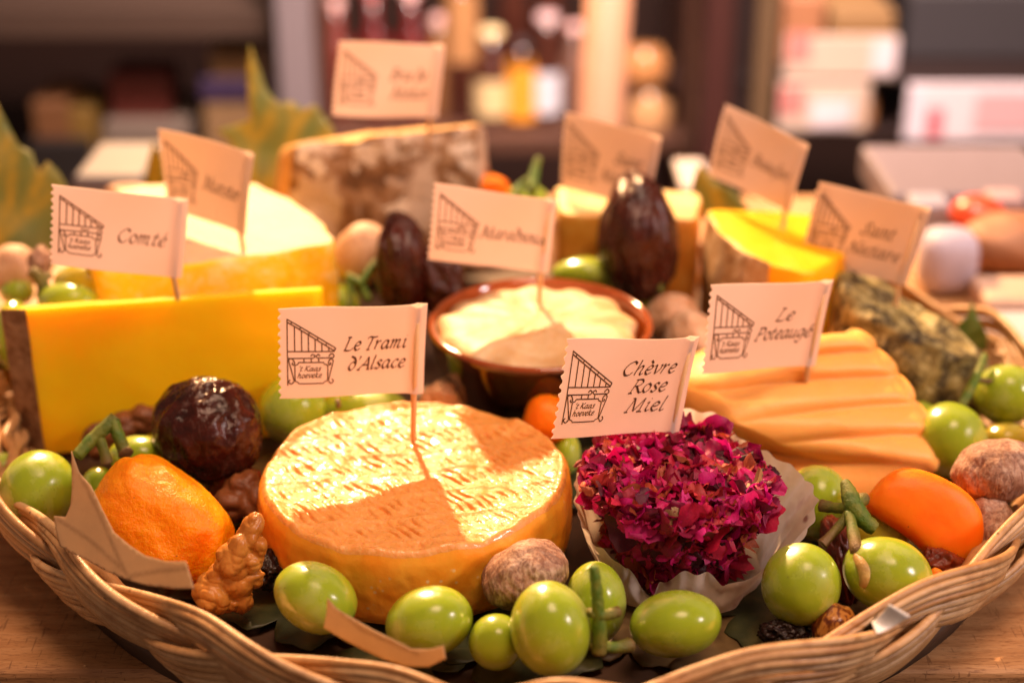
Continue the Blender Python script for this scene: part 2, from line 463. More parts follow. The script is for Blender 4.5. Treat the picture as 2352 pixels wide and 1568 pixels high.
def m_leaf(name, a, b, vein, trans=.45, rough=.5):
    M = Mat(name, rough)
    c = M.mix(M.ramp(M.noise(.5, 5, .65), [(.35, 0), (.68, 1)]), a, b)
    c = M.mix(M.attr('tint'), c, vein)
    M.set('Base Color', c)
    tr = M.n('ShaderNodeBsdfTranslucent'); M.l(c, tr.inputs[0])
    mx = M.n('ShaderNodeMixShader'); mx.inputs[0].default_value = trans
    M.l(M.b.outputs[0], mx.inputs[1]); M.l(tr.outputs[0], mx.inputs[2]); M.l(mx.outputs[0], M.out.inputs[0])
    M.bump(M.noise(3, 4, .6), .15, .04); return M.m
LEAF_AUT = m_leaf('autumn_leaf', (.17, .21, .05), (.30, .27, .05), (.48, .33, .03))
LEAF_DRY = m_leaf('dry_leaf_underside', (.60, .44, .26), (.70, .52, .31), (.36, .22, .11), .5, .7)
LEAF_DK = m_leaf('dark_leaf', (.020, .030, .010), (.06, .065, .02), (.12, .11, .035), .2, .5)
LEAF_GR = m_leaf('green_leaf', (.10, .17, .03), (.17, .24, .05), (.25, .3, .08))

# ------------------------------------------------------------------ broad-nib lettering
GL = {
'a': (.98, [[(.75,.82),(.5,1),(.18,.72),(.08,.28),(.3,0),(.62,.42),(.78,.95)], [(.8,.98),(.68,.35),(.74,.02),(.98,.2)]]),
'c': (.74, [[(.7,.8),(.5,1),(.17,.7),(.1,.3),(.35,0),(.7,.22)]]),
'd': (.86, [[(.12,1.62),(.5,1.42),(.74,.9),(.66,.3),(.34,0),(.08,.3),(.2,.78),(.48,.96),(.72,.78)]]),
'e': (.76, [[(.12,.5),(.5,.56),(.66,.8),(.45,1),(.16,.7),(.1,.3),(.35,0),(.72,.24)]]),
'f': (.6, [[(.78,1.5),(.56,1.6),(.4,1.2),(.25,.1),(.08,-.5),(-.16,-.5)], [(.08,.94),(.64,.97)]]),
'g': (.9, [[(.75,.84),(.5,1),(.17,.72),(.1,.3),(.33,.05),(.64,.42),(.8,.95)], [(.8,.97),(.66,-.1),(.36,-.55),(.02,-.4)]]),
'h': (.96, [[(.3,1.65),(.1,0)], [(.14,.45),(.45,.95),(.68,.88),(.6,.3),(.68,.02),(.92,.18)]]),
'i': (.46, [[(.04,.86),(.22,1),(.12,.3),(.22,.02),(.46,.18)], [(.27,1.36),(.33,1.42)]]),
'k': (.88, [[(.3,1.65),(.1,0)], [(.72,.92),(.52,1),(.18,.52)], [(.2,.54),(.46,.3),(.68,.03),(.9,.14)]]),
'l': (.46, [[(.32,1.65),(.12,.3),(.2,.02),(.44,.18)]]),
'm': (1.36, [[(.04,.86),(.22,1),(.08,0)], [(.13,.45),(.42,.96),(.58,.88),(.46,0)], [(.5,.45),(.8,.96),(.98,.88),(.88,.28),(.96,.02),(1.22,.18)]]),
'n': (.98, [[(.04,.86),(.22,1),(.08,0)], [(.13,.45),(.46,.96),(.68,.88),(.58,.28),(.66,.02),(.94,.18)]]),
'o': (.82, [[(.44,1),(.16,.75),(.1,.3),(.35,0),(.66,.28),(.7,.72),(.44,1)]]),
'p': (.86, [[(.04,.86),(.22,1),(.0,-.55)], [(.12,.5),(.42,.98),(.7,.78),(.64,.28),(.36,0),(.1,.12)]]),
'r': (.7, [[(.04,.86),(.22,1),(.08,0)], [(.13,.42),(.4,.92),(.64,.94)]]),
's': (.68, [[(.64,.84),(.42,1),(.2,.78),(.36,.54),(.52,.28),(.3,0),(.02,.14)]]),
't': (.58, [[(.36,1.4),(.14,.3),(.24,.02),(.54,.2)], [(.02,.95),(.56,.97)]]),
'u': (.98, [[(.04,.86),(.2,1),(.08,.3),(.3,.02),(.6,.42),(.74,.98)], [(.76,.98),(.64,.3),(.72,.02),(.96,.2)]]),
'v': (.8, [[(.04,.88),(.2,.98),(.26,.5),(.32,0)], [(.32,0),(.68,.5),(.74,.98),(.6,.94)]]),
'x': (.84, [[(.08,.9),(.28,.94),(.5,.1),(.8,.1)], [(.78,.95),(.04,.03)]]),
"'": (.3, [[(.2,1.6),(.22,1.45),(.1,1.2)]]),
'A': (1.18, [[(.8,1.5),(.45,.7),(-.12,0)], [(.8,1.5),(.98,0)], [(.22,.52),(.9,.52)], [(-.25,0),(.1,0)], [(.8,0),(1.15,0)]]),
'B': (1.05, [[(.38,1.5),(.1,0)], [(.2,1.48),(.75,1.45),(.9,1.15),(.65,.85),(.3,.8)], [(.3,.8),(.75,.75),(.9,.4),(.6,.03),(0,0)]]),
'C': (1.15, [[(1.1,1.25),(.85,1.5),(.4,1.2),(.15,.6),(.4,.05),(.8,.05),(1.02,.35)], [(1.14,1.45),(1.08,1.15)]]),
'K': (1.15, [[(.38,1.5),(.1,0)], [(1.15,1.4),(.95,1.46),(.28,.78)], [(.3,.8),(.6,.45),(.95,.03),(1.2,.15)], [(.15,1.5),(.5,1.5)]]),
'L': (1.0, [[(.42,1.5),(.12,.05)], [(.0,.03),(.7,.02),(.95,.3)], [(.22,1.5),(.62,1.5)]]),
'M': (1.6, [[(.4,1.5),(.0,0)], [(.4,1.5),(.66,.05)], [(.66,.05),(1.35,1.5)], [(1.35,1.5),(1.2,0)], [(-.15,0),(.18,0)], [(1.0,0),(1.45,0)], [(.18,1.5),(.42,1.5)]]),
'N': (1.35, [[(.32,1.45),(.02,0)], [(.32,1.48),(.98,.0)], [(.98,0),(1.28,1.5)], [(-.14,0),(.2,0)], [(1.08,1.5),(1.45,1.5)]]),
'P': (1.02, [[(.4,1.5),(.1,0)], [(.2,1.46),(.75,1.48),(.98,1.15),(.75,.78),(.3,.7)], [(-.05,0),(.3,0)]]),
'R': (1.15, [[(.4,1.5),(.1,0)], [(.2,1.46),(.75,1.48),(.96,1.15),(.72,.82),(.3,.75)], [(.5,.75),(.75,.35),(1.0,.02),(1.25,.12)], [(-.05,0),(.3,0)]]),
'S': (.92, [[(.92,1.25),(.7,1.5),(.36,1.22),(.52,.8),(.68,.36),(.36,0),(.02,.2)], [(.95,1.45),(.9,1.15)], [(.0,.4),(.04,.05)]]),
'T': (1.0, [[(.7,1.46),(.38,0)], [(.12,1.25),(.3,1.48),(.8,1.44),(1.2,1.5)], [(.2,0),(.58,0)]]),
}
def text_strokes(txt, slant=.2):
    x = 0; out = []
    for ch in txt:
        if ch == ' ': x += .42; continue
        base = {'é': 'e', 'è': 'e'}.get(ch, ch)
        adv, st = GL[base]
        st = list(st)
        if ch == 'é': st = st + [[(.42,1.22),(.66,1.58)]]
        if ch == 'è': st = st + [[(.26,1.56),(.52,1.22)]]
        for s_ in st:
            out.append([(x + a + b * slant, b) for a, b in ((q[0], q[1]) for q in (sm([(c[0], c[1], 0) for c in s_], 5)))])
        x += adv + .05
    return out, x
def ribbon(mb, pts, thick, thin, surf, nib=R_(38)):
    nx, ny = math.cos(nib), math.sin(nib); L = []; n = len(pts)
    for i, (x, y) in enumerate(pts):
        a = pts[max(0, i - 1)]; b = pts[min(n - 1, i + 1)]
        dx, dy = b[0] - a[0], b[1] - a[1]; l = math.hypot(dx, dy) or 1
        px, py = -dy / l, dx / l
        sg = 1 if px * nx + py * ny >= 0 else -1
        wt = max(thin, thick * abs(px * nx + py * ny))
        ox, oy = px * wt / 2, py * wt / 2
        L.append((x + ox, y + oy)); L.append((x - ox, y - oy))
    V = [surf(*q) for q in L]
    mb.add(V, [(2 * i, 2 * i + 1, 2 * i + 3, 2 * i + 2) for i in range(n - 1)])
FWC, FHC = 4.55, 2.75         # flag size in cm
EMB = []                      # emblem strokes in picture units of the sharpest flag (2552 x 1538)
def E(*p, s=False): EMB.append(sm([(a, b, 0) for a, b in p], 5) if s else [Vector((a, b, 0)) for a, b in p])
E((155,268),(155,1398)); E((155,278),(985,752)); E((155,325),(955,795)); E((985,752),(958,808)); E((985,752),(955,795))
for a, b in ((232,322,),(385,410),(535,495),(682,580),(828,664)): E((a, b), (a - 14, b + 44))
for x in (280, 400, 515, 630, 745, 865): E((x, 330 + (x - 155) * .585), (x, 815))
E((155,820),(962,808)); E((155,936),(600,924)); E((668,922),(905,916))
E((552,892),(585,860),(622,888),(600,924), s=True); E((714,888),(682,860),(644,892),(668,922), s=True)
E((866,892),(912,843),(958,880),(930,918),(885,916), s=True)
for x in (435, 562, 690): E((x, 930), (x, 1000))
E((342,1000),(778,994),(786,1022),(838,1040),(848,1062),(850,1298),(838,1318),(790,1332),(780,1358),(345,1365),(336,1342),(290,1322),(280,1300),(280,1066),(292,1046),(332,1030),(342,1000))
E((172,965),(268,1322)); E((168,962),(222,936),(275,1000),(262,1046),(232,1028),(248,1005), s=True); E((268,1322),(216,1372),(170,1332),(200,1296), s=True)
E((946,965),(862,1312)); E((946,968),(906,930),(860,985),(872,1040),(902,1018),(884,998), s=True); E((862,1312),(906,1366),(952,1322),(922,1284), s=True)

def flag(corners, base, zb, lines, side, label, lean=0.0, curl=(.10, .0), plain=False, zlow=None):
    TLp, TRp, BRp, BLp = corners
    B = gz(*base, zb)
    def on(px, py, k): return gy(px, py, B.y + k)
    TR, BR = on(*TRp, lean), on(*BRp, lean * .3)
    def free(p, ref):
        d = ray(*p).normalized(); q = CAM - ref; b = q.dot(d); c = q.dot(q) - FWC * FWC
        D = b * b - c
        return CAM + d * (-b if D <= 0 else (-b - math.sqrt(D) if side == 'near' else -b + math.sqrt(D)))
    TL, BL = free(TLp, TR), free(BLp, BR)
    bot = BR + (BL - BR) * .06; top = TR + (TL - TR) * .06
    N = (TR - TL).cross(BL - TL).normalized()
    if N.dot(FW) > 0: N = -N
    def surf(u, v, n):
        p = (TL * (1 - u) + TR * u) * (1 - v) + (BL * (1 - u) + BR * u) * v
        cu = curl[0] * math.sin(math.pi * u) + curl[1] * math.sin(2 * math.pi * u) * (v - .5) + .05 * math.sin(5 * u + 4 * v + zb)
        return p + N * (n + cu)
    us = 1 - .06
    def nn(u): return .010 + .10 * math.exp(-((u - us) / .032) ** 2)
    root = empty('cheese_flag', B)
    tag(root, label, 'flag', 'paper flags on toothpicks')
    # paper: front sheet, fold round the stick, back sheet
    NV = 44; cols = []
    NU = 34
    for i in range(NU + 1): cols.append(('f', i / NU))
    for k in range(1, 5): cols.append(('c', k / 5))
    for i in range(NU, -1, -1): cols.append(('b', i / NU))
    V = []; F = []
    for j in range(NV + 1):
        v = j / NV; tooth = .008 * (1 if (j // 2) % 2 else -1) + .003 * math.sin(j * 2.3)
        for kind, t in cols:
            if kind == 'c':
                g = math.pi * t; V.append(surf(1 + .006 * math.sin(g), v, .014 * math.cos(g)))
            else:
                u = t if t > 0 else tooth
                sgn = 1 if kind == 'f' else -1
                V.append(surf(u, v, sgn * (nn(u) + (.0 if u < .98 else .004))))
    C = len(cols)
    for j in range(NV):
        for i in range(C - 1): F.append((j * C + i, j * C + i + 1, (j + 1) * C + i + 1, (j + 1) * C + i))
    mk('paper', V, F, PAPER, root)
    # stick
    P0 = surf(us, .02, 0); P1 = surf(us, 1.0, 0); dirn = (B - P1)
    low = B + dirn.normalized() * (.5 if zlow is None else zlow)
    mb = MB(); mb.tube([P0, P1, B, low], [.075, .095, .09, .05], 10); mb.build('toothpick', PICK, root)
    # print
    s2 = lambda x, y: surf(x / FWC, y / FHC, nn(x / FWC) + .012)
    mb = MB()
    for st in EMB:
        pts = [((p.x - 25) / 2552 * FWC, (p.y - 95 + (p.x - 25) * .026) / 1538 * FHC) for p in st]
        dens = []
        for a, b in zip(pts, pts[1:]):
            k = max(1, int(math.hypot(b[0] - a[0], b[1] - a[1]) / .12))
            dens += [(a[0] + (b[0] - a[0]) * i / k, a[1] + (b[1] - a[1]) * i / k) for i in range(k)]
        dens.append(pts[-1])
        ribbon(mb, dens, .038, .036, s2)
    mb.build('printed_emblem', INK, root)
    mb = MB()
    for txt, u0, u1, vb, xh in lines + [("'t Kaas", .122, .28, .69, .036), ('hoeveke', .114, .285, .767, .040)]:
        st, wd = text_strokes(txt); sx = (u1 - u0) * FWC / (wd + .15)
        sy = xh * FHC; small = xh < .05
        for s_ in st:
            pts = [(u0 * FWC + a * sx, vb * FHC - b * sy) for a, b in s_]
            ribbon(mb, pts, (.036 if small else .078), (.020 if small else .026), s2, R_(-38))
    mb.build('lettering', INK, root)
    return root

# ------------------------------------------------------------------ the setting
mb = MB(); mb.box(-90, 90, 37.6, 79, -3.5, 0, .25)
tag(mb.build('cutting_board_table', BOARD, smooth=False), 'worn beech wooden board surface under the basket', 'table')
DARKW = simple('dark_stained_wood', (.024, .009, .006), .5)
GREYB = simple('grey_brown_wood', (.060, .033, .022), .6)
FLOOR = simple('dark_floor', (.05, .035, .03), .6)
mb = MB(); mb.box(-260, 260, -120, 330, -94, -90); tag(mb.build('floor', FLOOR, smooth=False), kind='structure')
mb = MB(); mb.box(-220, 220, 176, 180, -90, 80); tag(mb.build('back_wall', DARKW, smooth=False), kind='structure')

# ------------------------------------------------------------------ the basket
BX, BY, BA, BB = 0.5, 49.8, 19.3, 18.5
def rimpt(th, out, z):
    c_, s_ = math.cos(th), math.sin(th); q = 2 / 1.7
    return Vector((BX + (BA + out) * math.copysign(abs(c_) ** q, c_), BY + (BB + out) * math.copysign(abs(s_) ** q, s_), z - 1.35 * max(0, s_)))
basket = empty('wicker_basket', (BX, BY, 0))
tag(basket, 'round tan wicker basket with thick plaited rim holding the cheeses', 'basket')
def band(th, h, wv):
    """h in cm up the plait (-1.7 .. 1.7), wv outward"""
    out = -.34 + .42 * h - .12 * h * h; z = 2.50 + 1.02 * h
    nrm = Vector((math.cos(th), math.sin(th), .10 + .25 * h)).normalized()
    return rimpt(th, out, z) + nrm * wv
NPER = 7; NROD = 8
def tri(f):   # rounded triangle wave: long straight diagonals, short turns
    return .86 * math.asin(.955 * math.sin(f)) / math.asin(.955) + .14 * math.sin(f)
for k in range(3):
    mb = MB()
    for j in range(NROD):
        off = j - (NROD - 1) / 2; ph = rnd.uniform(0, 9); tn = rnd.uniform(.15, .85); r0 = rnd.uniform(.104, .136)
        pts = []; rad = []; tv = []
        M_ = 720
        for i in range(M_ + 1):
            th = 2 * math.pi * i / M_
            f = NPER * th + 2 * math.pi * k / 3 + R_(215)
            hc = .92 * tri(f); dh = .92 * (tri(f + .02) - tri(f - .02)) / .04 * NPER / 18.0
            sl = math.atan(dh)
            o = off * (.232 + .03 * noise.noise((i * .025, k * 3, 5)))
            th2 = th - math.sin(sl) * o / 18.0
            h2 = hc + math.cos(sl) * o + .05 * noise.noise((i * .06, ph, k))
            wv = -.40 * math.sin(2 * f) + .06 * noise.noise((ph, i * .05, j)) - .05 * (off / 3.5) ** 2
            if h2 > 1.1: wv -= .5 * (h2 - 1.1) ** 2
            pts.append(band(th2, h2, wv)); rad.append(r0 * (1 + .15 * noise.noise((i * .03, j * 5, k * 7))))
            tv.append(min(1, max(0, tn + .45 * noise.noise((i * .02, ph * 3, 0)) + .35 * noise.noise((i * .11, ph * 5, 3)))))
        mb.tube(pts, rad, 9, tv, cap=False)
    mb.build('rim_strand', CANE, basket)
# inner wall, woven rods and the base
mb = MB()
for r_i in range(7):
    pts = []
    for i in range(361):
        th = 2 * math.pi * i / 360
        pts.append(rimpt(th, -1.15 - .22 * (6 - r_i) * .5 + .12 * math.sin(40 * th + math.pi * r_i), .45 + r_i * .36))
    mb.tube(pts, .2, 7, rnd.uniform(.1, .5), cap=False)
mb.build('side_weave', CANE, basket)
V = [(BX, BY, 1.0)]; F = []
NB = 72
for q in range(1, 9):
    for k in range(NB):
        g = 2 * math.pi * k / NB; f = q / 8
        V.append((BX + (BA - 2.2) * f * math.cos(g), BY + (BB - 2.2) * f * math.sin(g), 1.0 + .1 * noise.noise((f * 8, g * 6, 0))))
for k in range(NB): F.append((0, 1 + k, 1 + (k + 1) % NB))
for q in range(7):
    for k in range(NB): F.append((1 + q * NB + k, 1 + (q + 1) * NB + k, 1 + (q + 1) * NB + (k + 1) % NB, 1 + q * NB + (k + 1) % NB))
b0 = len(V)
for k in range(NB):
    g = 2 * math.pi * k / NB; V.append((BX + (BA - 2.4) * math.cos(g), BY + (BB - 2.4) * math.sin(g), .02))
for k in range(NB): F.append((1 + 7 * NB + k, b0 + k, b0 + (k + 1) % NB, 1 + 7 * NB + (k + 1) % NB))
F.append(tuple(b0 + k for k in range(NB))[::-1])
mk('base', V, F, simple('shaded_willow_base', (.055, .026, .012), .6), basket, attr={'tint': [.2] * len(V)})  # willow darkened so the floor between the fruit reads as shadow

# ------------------------------------------------------------------ leaves
def leaf(outline, mat, label, veins=(), plane=None, bend=.15, seed=0, name='leaf', group=None, grid=.22, closed_sm=0, cat='leaf'):
    """outline: 3D points; veins: 3D polylines; built as a thin curved sheet with thickness"""
    P = [Vector(p) for p in outline]
    c = sum(P, Vector()) / len(P)
    n = Vector()
    for i in range(len(P)): n += (P[i] - c).cross(P[(i + 1) % len(P)] - c)
    n.normalize()
    if n.dot(FW) > 0: n = -n
    a = (P[1] - P[0]); a = (a - n * a.dot(n)).normalized(); b = n.cross(a)
    q2 = [((p - c).dot(a), (p - c).dot(b)) for p in P]; h = [(p - c).dot(n) for p in P]
    dense = []
    for i in range(len(q2)):
        p0, p1 = Vector(q2[i]), Vector(q2[(i + 1) % len(q2)])
        k = max(1, int((p1 - p0).length / grid))
        for j in range(k): dense.append(p0.lerp(p1, j / k))
    xs = [p.x for p in dense]; ys = [p.y for p in dense]
    def inside(x, y):
        r = False; j = len(dense) - 1
        for i in range(len(dense)):
            if (dense[i].y > y) != (dense[j].y > y) and x < (dense[j].x - dense[i].x) * (y - dense[i].y) / (dense[j].y - dense[i].y) + dense[i].x: r = not r
            j = i
        return r
    nb = len(dense); pts = [Vector((p.x, p.y)) for p in dense]
    y = min(ys)
    while y < max(ys):
        x = min(xs)
        while x < max(xs):
            xx, yy = x + rnd.uniform(-.3, .3) * grid, y + rnd.uniform(-.3, .3) * grid
            if inside(xx, yy) and min((Vector((xx, yy)) - p).length_squared for p in dense) > (grid * .5) ** 2: pts.append(Vector((xx, yy)))
            x += grid
        y += grid
    res = delaunay_2d_cdt(pts, [], [list(range(nb))], 1, 1e-6)
    pv, pf = res[0], res[2]
    vv = [[((p - c).dot(a), (p - c).dot(b)) for p in (Vector(z) for z in ln)] for ln in veins]
    V = []; T = []
    for p in pv:
        wsum = hs = 0
        for (x, yy), hh in zip(q2, h):
            wgt = 1 / (((p.x - x) ** 2 + (p.y - yy) ** 2) + .05); wsum += wgt; hs += wgt * hh
        off = hs / wsum + bend * noise.noise((p.x * .5 + seed, p.y * .5, seed))
        d = 9
        for ln in vv:
            for s0, s1 in zip(ln, ln[1:]):
                A, Bq = Vector(s0), Vector(s1); ab = Bq - A
                t = max(0, min(1, (p - A).dot(ab) / max(1e-9, ab.length_squared))); d = min(d, (p - (A + ab * t)).length)
        t = max(0, 1 - d / (.28 if grid > .15 else .085)) * (1 if grid > .15 else .6); T.append(t)
        V.append(c + a * p.x + b * p.y + n * (off - (.02 * t if grid > .15 else 0)))
    o = mk(name, V, [tuple(f) for f in pf], mat, attr={'tint': T})
    md = o.modifiers.new('thickness', 'SOLIDIFY'); md.thickness = (.035 if grid > .15 else .015) * S; md.offset = 0
    return tag(o, label, cat, group)
LG = 'leaves tucked into the basket'
def onpl(A, B, C):
    a, b, c = gz(*A), gz(*B), gz(*C); n = (b - a).cross(c - a)
    def f(l): return [CAM + ray(q[0], q[1]) * ((a - CAM).dot(n) / ray(q[0], q[1]).dot(n)) for q in l]
    return f
pz = onpl((440,1350,4.85), (128,1225,4.85), (165,1035,6.9))
# pale leaf over the rim at front left
o3 = [(165,1035,6.1),(182,1085,5.7),(207,1115,5.2),(232,1170,4.9),(262,1222,4.7),(300,1252,4.5),(335,1275,4.4),(380,1288,4.3),(428,1288,4.25),(436,1318,4.1),(444,1352,3.9),(400,1352,3.85),(340,1345,3.85),(290,1330,3.85),(235,1306,3.9),(190,1282,3.9),(138,1254,3.9),(128,1215,4.1),(124,1184,4.4),(150,1186,4.6),(160,1160,5.0),(164,1120,5.4)]
leaf(pz(o3), LEAF_DRY, 'pale dry leaf folded over the rim beside the wrinkled apricot', [pz([(305,1338,6),(262,1255,5.1),(205,1140,4.5),(168,1050,4.0)]), pz([(292,1312,4.4),(205,1240,4.2),(132,1192,3.95)]), pz([(298,1322,4.3),(360,1312,4.0),(428,1304,3.9)])], bend=.10, group=LG, grid=.075)
pz = onpl((745,1480,3.3), (1020,1560,3.1), (752,1372,4.7))
o3 = [(752,1372,4.5),(775,1398,4.2),(815,1422,3.95),(858,1446,3.75),(900,1466,3.6),(945,1488,3.5),(985,1490,3.4),(1018,1483,3.7),(1024,1512,3.35),(985,1530,3.3),(930,1528,3.3),(880,1512,3.35),(830,1490,3.4),(785,1466,3.5),(744,1440,3.7),(750,1405,4.1)]
leaf(pz(o3), LEAF_DRY, 'pale pointed leaf poking over the front rim between two grapes', [pz([(754,1376,4.5),(830,1445,3.7),(960,1500,3.4)])], bend=.10, seed=3, group=LG, grid=.075)
# big autumn leaves at the back
o3 = [(-40,560),(-30,300),(-10,235),(15,285),(40,330),(75,352),(92,395),(110,372),(135,395),(150,420),(160,470),(150,560),(120,620),(60,650),(0,650)]
y0 = 63
leaf([gy(x, y, y0 - (y - 235) * .010) for x, y in o3], LEAF_AUT, 'large yellow green autumn leaf at the left edge of the basket', [[gy(*p, y0) for p in q] for q in ([(40,640),(0,430),(-12,245)], [(40,640),(70,500),(60,360)], [(40,640),(110,520),(130,400)], [(10,480),(30,400),(30,330)], [(40,640),(-20,560),(-40,520)], [(95,540),(140,500),(155,470)])], bend=.25, group=LG, grid=.3)
o3 = [(575,105),(592,150),(612,205),(640,238),(668,232),(700,250),(722,240),(760,285),(775,320),(745,345),(720,390),(690,430),(640,470),(600,480),(540,440),(560,400),(520,370),(530,330),(497,300),(545,285),(575,275),(570,220),(566,160)]
y0 = 69
leaf([gy(x, y, y0 - (y - 105) * .008) for x, y in o3], LEAF_AUT, 'tall pointed autumn leaf standing behind the white rind wedge', [[gy(*p, y0) for p in q] for q in ([(615,475),(590,330),(574,115)], [(615,470),(680,340),(720,250)], [(615,470),(720,370),(765,320)], [(612,440),(560,360),(505,305)], [(592,350),(630,290),(640,245)], [(590,330),(570,300),(550,290)], [(660,380),(690,310),(670,240)])], bend=.25, seed=5, group=LG, grid=.3)
o3 = [(352,325),(340,370),(330,420),(345,450),(380,440),(384,400),(372,360)]
leaf([gy(x, y, 66) for x, y in o3], LEAF_AUT, 'narrow green leaf behind the upright flag on the white wedge', [[gy(*p, 66) for p in q] for q in ([(355,445),(352,330)],)], seed=8, group=LG, grid=.3)
o3 = [(1605,378),(1650,420),(1690,440),(1720,480),(1700,520),(1640,520),(1600,490),(1588,430)]
leaf([gy(x, y, 64) for x, y in o3], LEAF_AUT, 'ochre leaf standing behind the golden wedge on the right', [[gy(*p, 64) for p in q] for q in ([(1660,515),(1640,440),(1608,385)],)], seed=11, group=LG, grid=.3)
o3 = [(2232,690),(2246,730),(2268,770),(2262,820),(2240,860),(2212,840),(2196,790),(2200,745),(2222,725)]
leaf([gy(x, y, 54.5) for x, y in o3], LEAF_GR, 'small green leaf upright behind the mossy grey cheese', [[gy(*p, 54.5) for p in q] for q in ([(2236,855),(2234,700)], [(2236,800),(2260,770)])], seed=13, group=LG, grid=.3)
# dark leaves lying on the basket floor
def flat_leaf(cx, cy, z, r, rot, label, mat=LEAF_DK, seed=0, tilt=0.0):
    out = []; tips = []
    for i in range(60):
        t = 2 * math.pi * i / 60
        lobes = .62 + .38 * abs(math.cos(2.5 * t)) ** .8 + .05 * math.cos(15 * t)
        out.append((cx + r * lobes * math.cos(t + rot), cy + r * lobes * math.sin(t + rot), z + tilt * r * lobes * math.sin(t + rot)))
    vs = [[(cx, cy, z), (cx + r * .95 * math.cos(2 * math.pi * k / 5 + rot), cy + r * .95 * math.sin(2 * math.pi * k / 5 + rot), z + tilt * r * .95 * math.sin(2 * math.pi * k / 5 + rot))] for k in range(5)]
    return leaf(out, mat, label, vs, bend=.12, seed=seed, group=LG, grid=.3)
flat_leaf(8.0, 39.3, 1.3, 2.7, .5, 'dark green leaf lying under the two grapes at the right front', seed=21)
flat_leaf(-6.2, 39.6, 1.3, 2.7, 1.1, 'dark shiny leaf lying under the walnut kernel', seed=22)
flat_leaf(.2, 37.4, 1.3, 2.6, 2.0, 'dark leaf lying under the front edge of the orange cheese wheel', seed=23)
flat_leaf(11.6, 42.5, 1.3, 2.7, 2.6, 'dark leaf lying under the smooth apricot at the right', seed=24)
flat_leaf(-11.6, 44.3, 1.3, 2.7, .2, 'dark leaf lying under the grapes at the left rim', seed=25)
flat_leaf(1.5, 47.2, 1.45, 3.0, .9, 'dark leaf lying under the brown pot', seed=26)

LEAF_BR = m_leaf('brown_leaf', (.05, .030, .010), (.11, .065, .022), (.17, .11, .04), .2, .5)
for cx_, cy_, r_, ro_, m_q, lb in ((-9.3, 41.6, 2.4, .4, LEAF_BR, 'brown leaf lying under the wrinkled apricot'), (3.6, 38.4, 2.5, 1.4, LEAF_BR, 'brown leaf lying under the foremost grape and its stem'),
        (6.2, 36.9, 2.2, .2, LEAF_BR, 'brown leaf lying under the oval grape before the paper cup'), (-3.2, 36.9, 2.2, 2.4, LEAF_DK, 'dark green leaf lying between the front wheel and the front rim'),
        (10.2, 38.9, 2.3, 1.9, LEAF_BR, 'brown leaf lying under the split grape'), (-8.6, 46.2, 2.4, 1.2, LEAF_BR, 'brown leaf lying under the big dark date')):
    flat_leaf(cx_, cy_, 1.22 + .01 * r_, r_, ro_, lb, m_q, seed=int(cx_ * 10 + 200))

# ------------------------------------------------------------------ cheeses
def slab(name, outline, z0, z1, label, side_mats, top_mat, parts, tilt=(0, 0), amp=.06, freq=.8, edge=.18, step=.25, smooth_n=5, bulge=.0, nz=12, cat='cheese', seed=0, curve=0.0, group='cheese pieces in the basket'):
    """prism cheese: outline [(x, y, segment part index)], each side part and the top are meshes of their own"""
    pts = [Vector((q[0], q[1], 0)) for q in outline]; idx = [q[2] if len(q) > 2 else 0 for q in outline]
    dn = []; di = []
    for i in range(len(pts)):
        a, b = pts[i], pts[(i + 1) % len(pts)]; k = max(1, int((b - a).length / step))
        for j in range(k): dn.append(a.lerp(b, j / k)); di.append(idx[i])
    for _ in range(smooth_n):
        dn = [(dn[i - 1] + dn[i] * 2 + dn[(i + 1) % len(dn)]) / 4 for i in range(len(dn))]
    n = len(dn); c = sum(dn, Vector()) / n
    def top(x, y): return z1 + tilt[0] * (x - c.x) + tilt[1] * (y - c.y) - curve * ((x - c.x) ** 2 + (y - c.y) ** 2)
    def disp(p):
        q = p + Vector((seed * 7.1, 0, 0))
        return Vector((fn(q, freq), fn(q + Vector((31, 0, 0)), freq), fn(q + Vector((0, 57, 0)), freq))) * amp
    rings = []
    for r_ in range(nz + 1):
        t = r_ / nz; row = []
        for p in dn:
            zt = top(p.x, p.y) - edge; z = z0 + (zt - z0) * t
            d = (p - c).normalized() * (bulge * math.sin(math.pi * t))
            row.append(Vector((p.x, p.y, z)) + d)
        rings.append(row)
    for ang in (30, 60, 90):
        row = []
        for p in dn:
            d = (p - c).normalized(); o_ = edge * (1 - math.cos(R_(ang)))
            q = p - d * o_; row.append(Vector((q.x, q.y, top(p.x, p.y) - edge + edge * math.sin(R_(ang)))))
        rings.append(row)
    nside = len(rings)
    for f in (.9, .78, .64, .5, .36, .22, .1):
        row = []
        for p in dn:
            q = c + (p - (p - c).normalized() * edge - c) * f; row.append(Vector((q.x, q.y, top(q.x, q.y))))
        rings.append(row)
    V = [p + disp(p) for row in rings for p in row]
    V.append(Vector((c.x, c.y, top(c.x, c.y)))); last = len(V) - 1
    root = empty(name, (c.x, c.y, z0)); tag(root, label, cat, group)
    side_f = {}; topf = []
    for r_ in range(len(rings) - 1):
        for k in range(n):
            f = (r_ * n + k, r_ * n + (k + 1) % n, (r_ + 1) * n + (k + 1) % n, (r_ + 1) * n + k)
            (side_f.setdefault(di[k], []) if r_ < nside - 2 else topf).append(f)
    for k in range(n): topf.append(((len(rings) - 1) * n + k, (len(rings) - 1) * n + (k + 1) % n, last))
    groups = {}
    for k_, fs in side_f.items(): groups.setdefault(parts[k_], [side_mats[k_], []])[1].extend(fs)
    groups.setdefault(parts[-1], [top_mat, []])[1].extend(topf)
    for pn, (mt, fs) in groups.items():
        used = sorted({i for f in fs for i in f}); mp = {u: i for i, u in enumerate(used)}
        mk(pn, [V[u] for u in used], [tuple(mp[i] for i in f) for f in fs], mt, root)
    return root

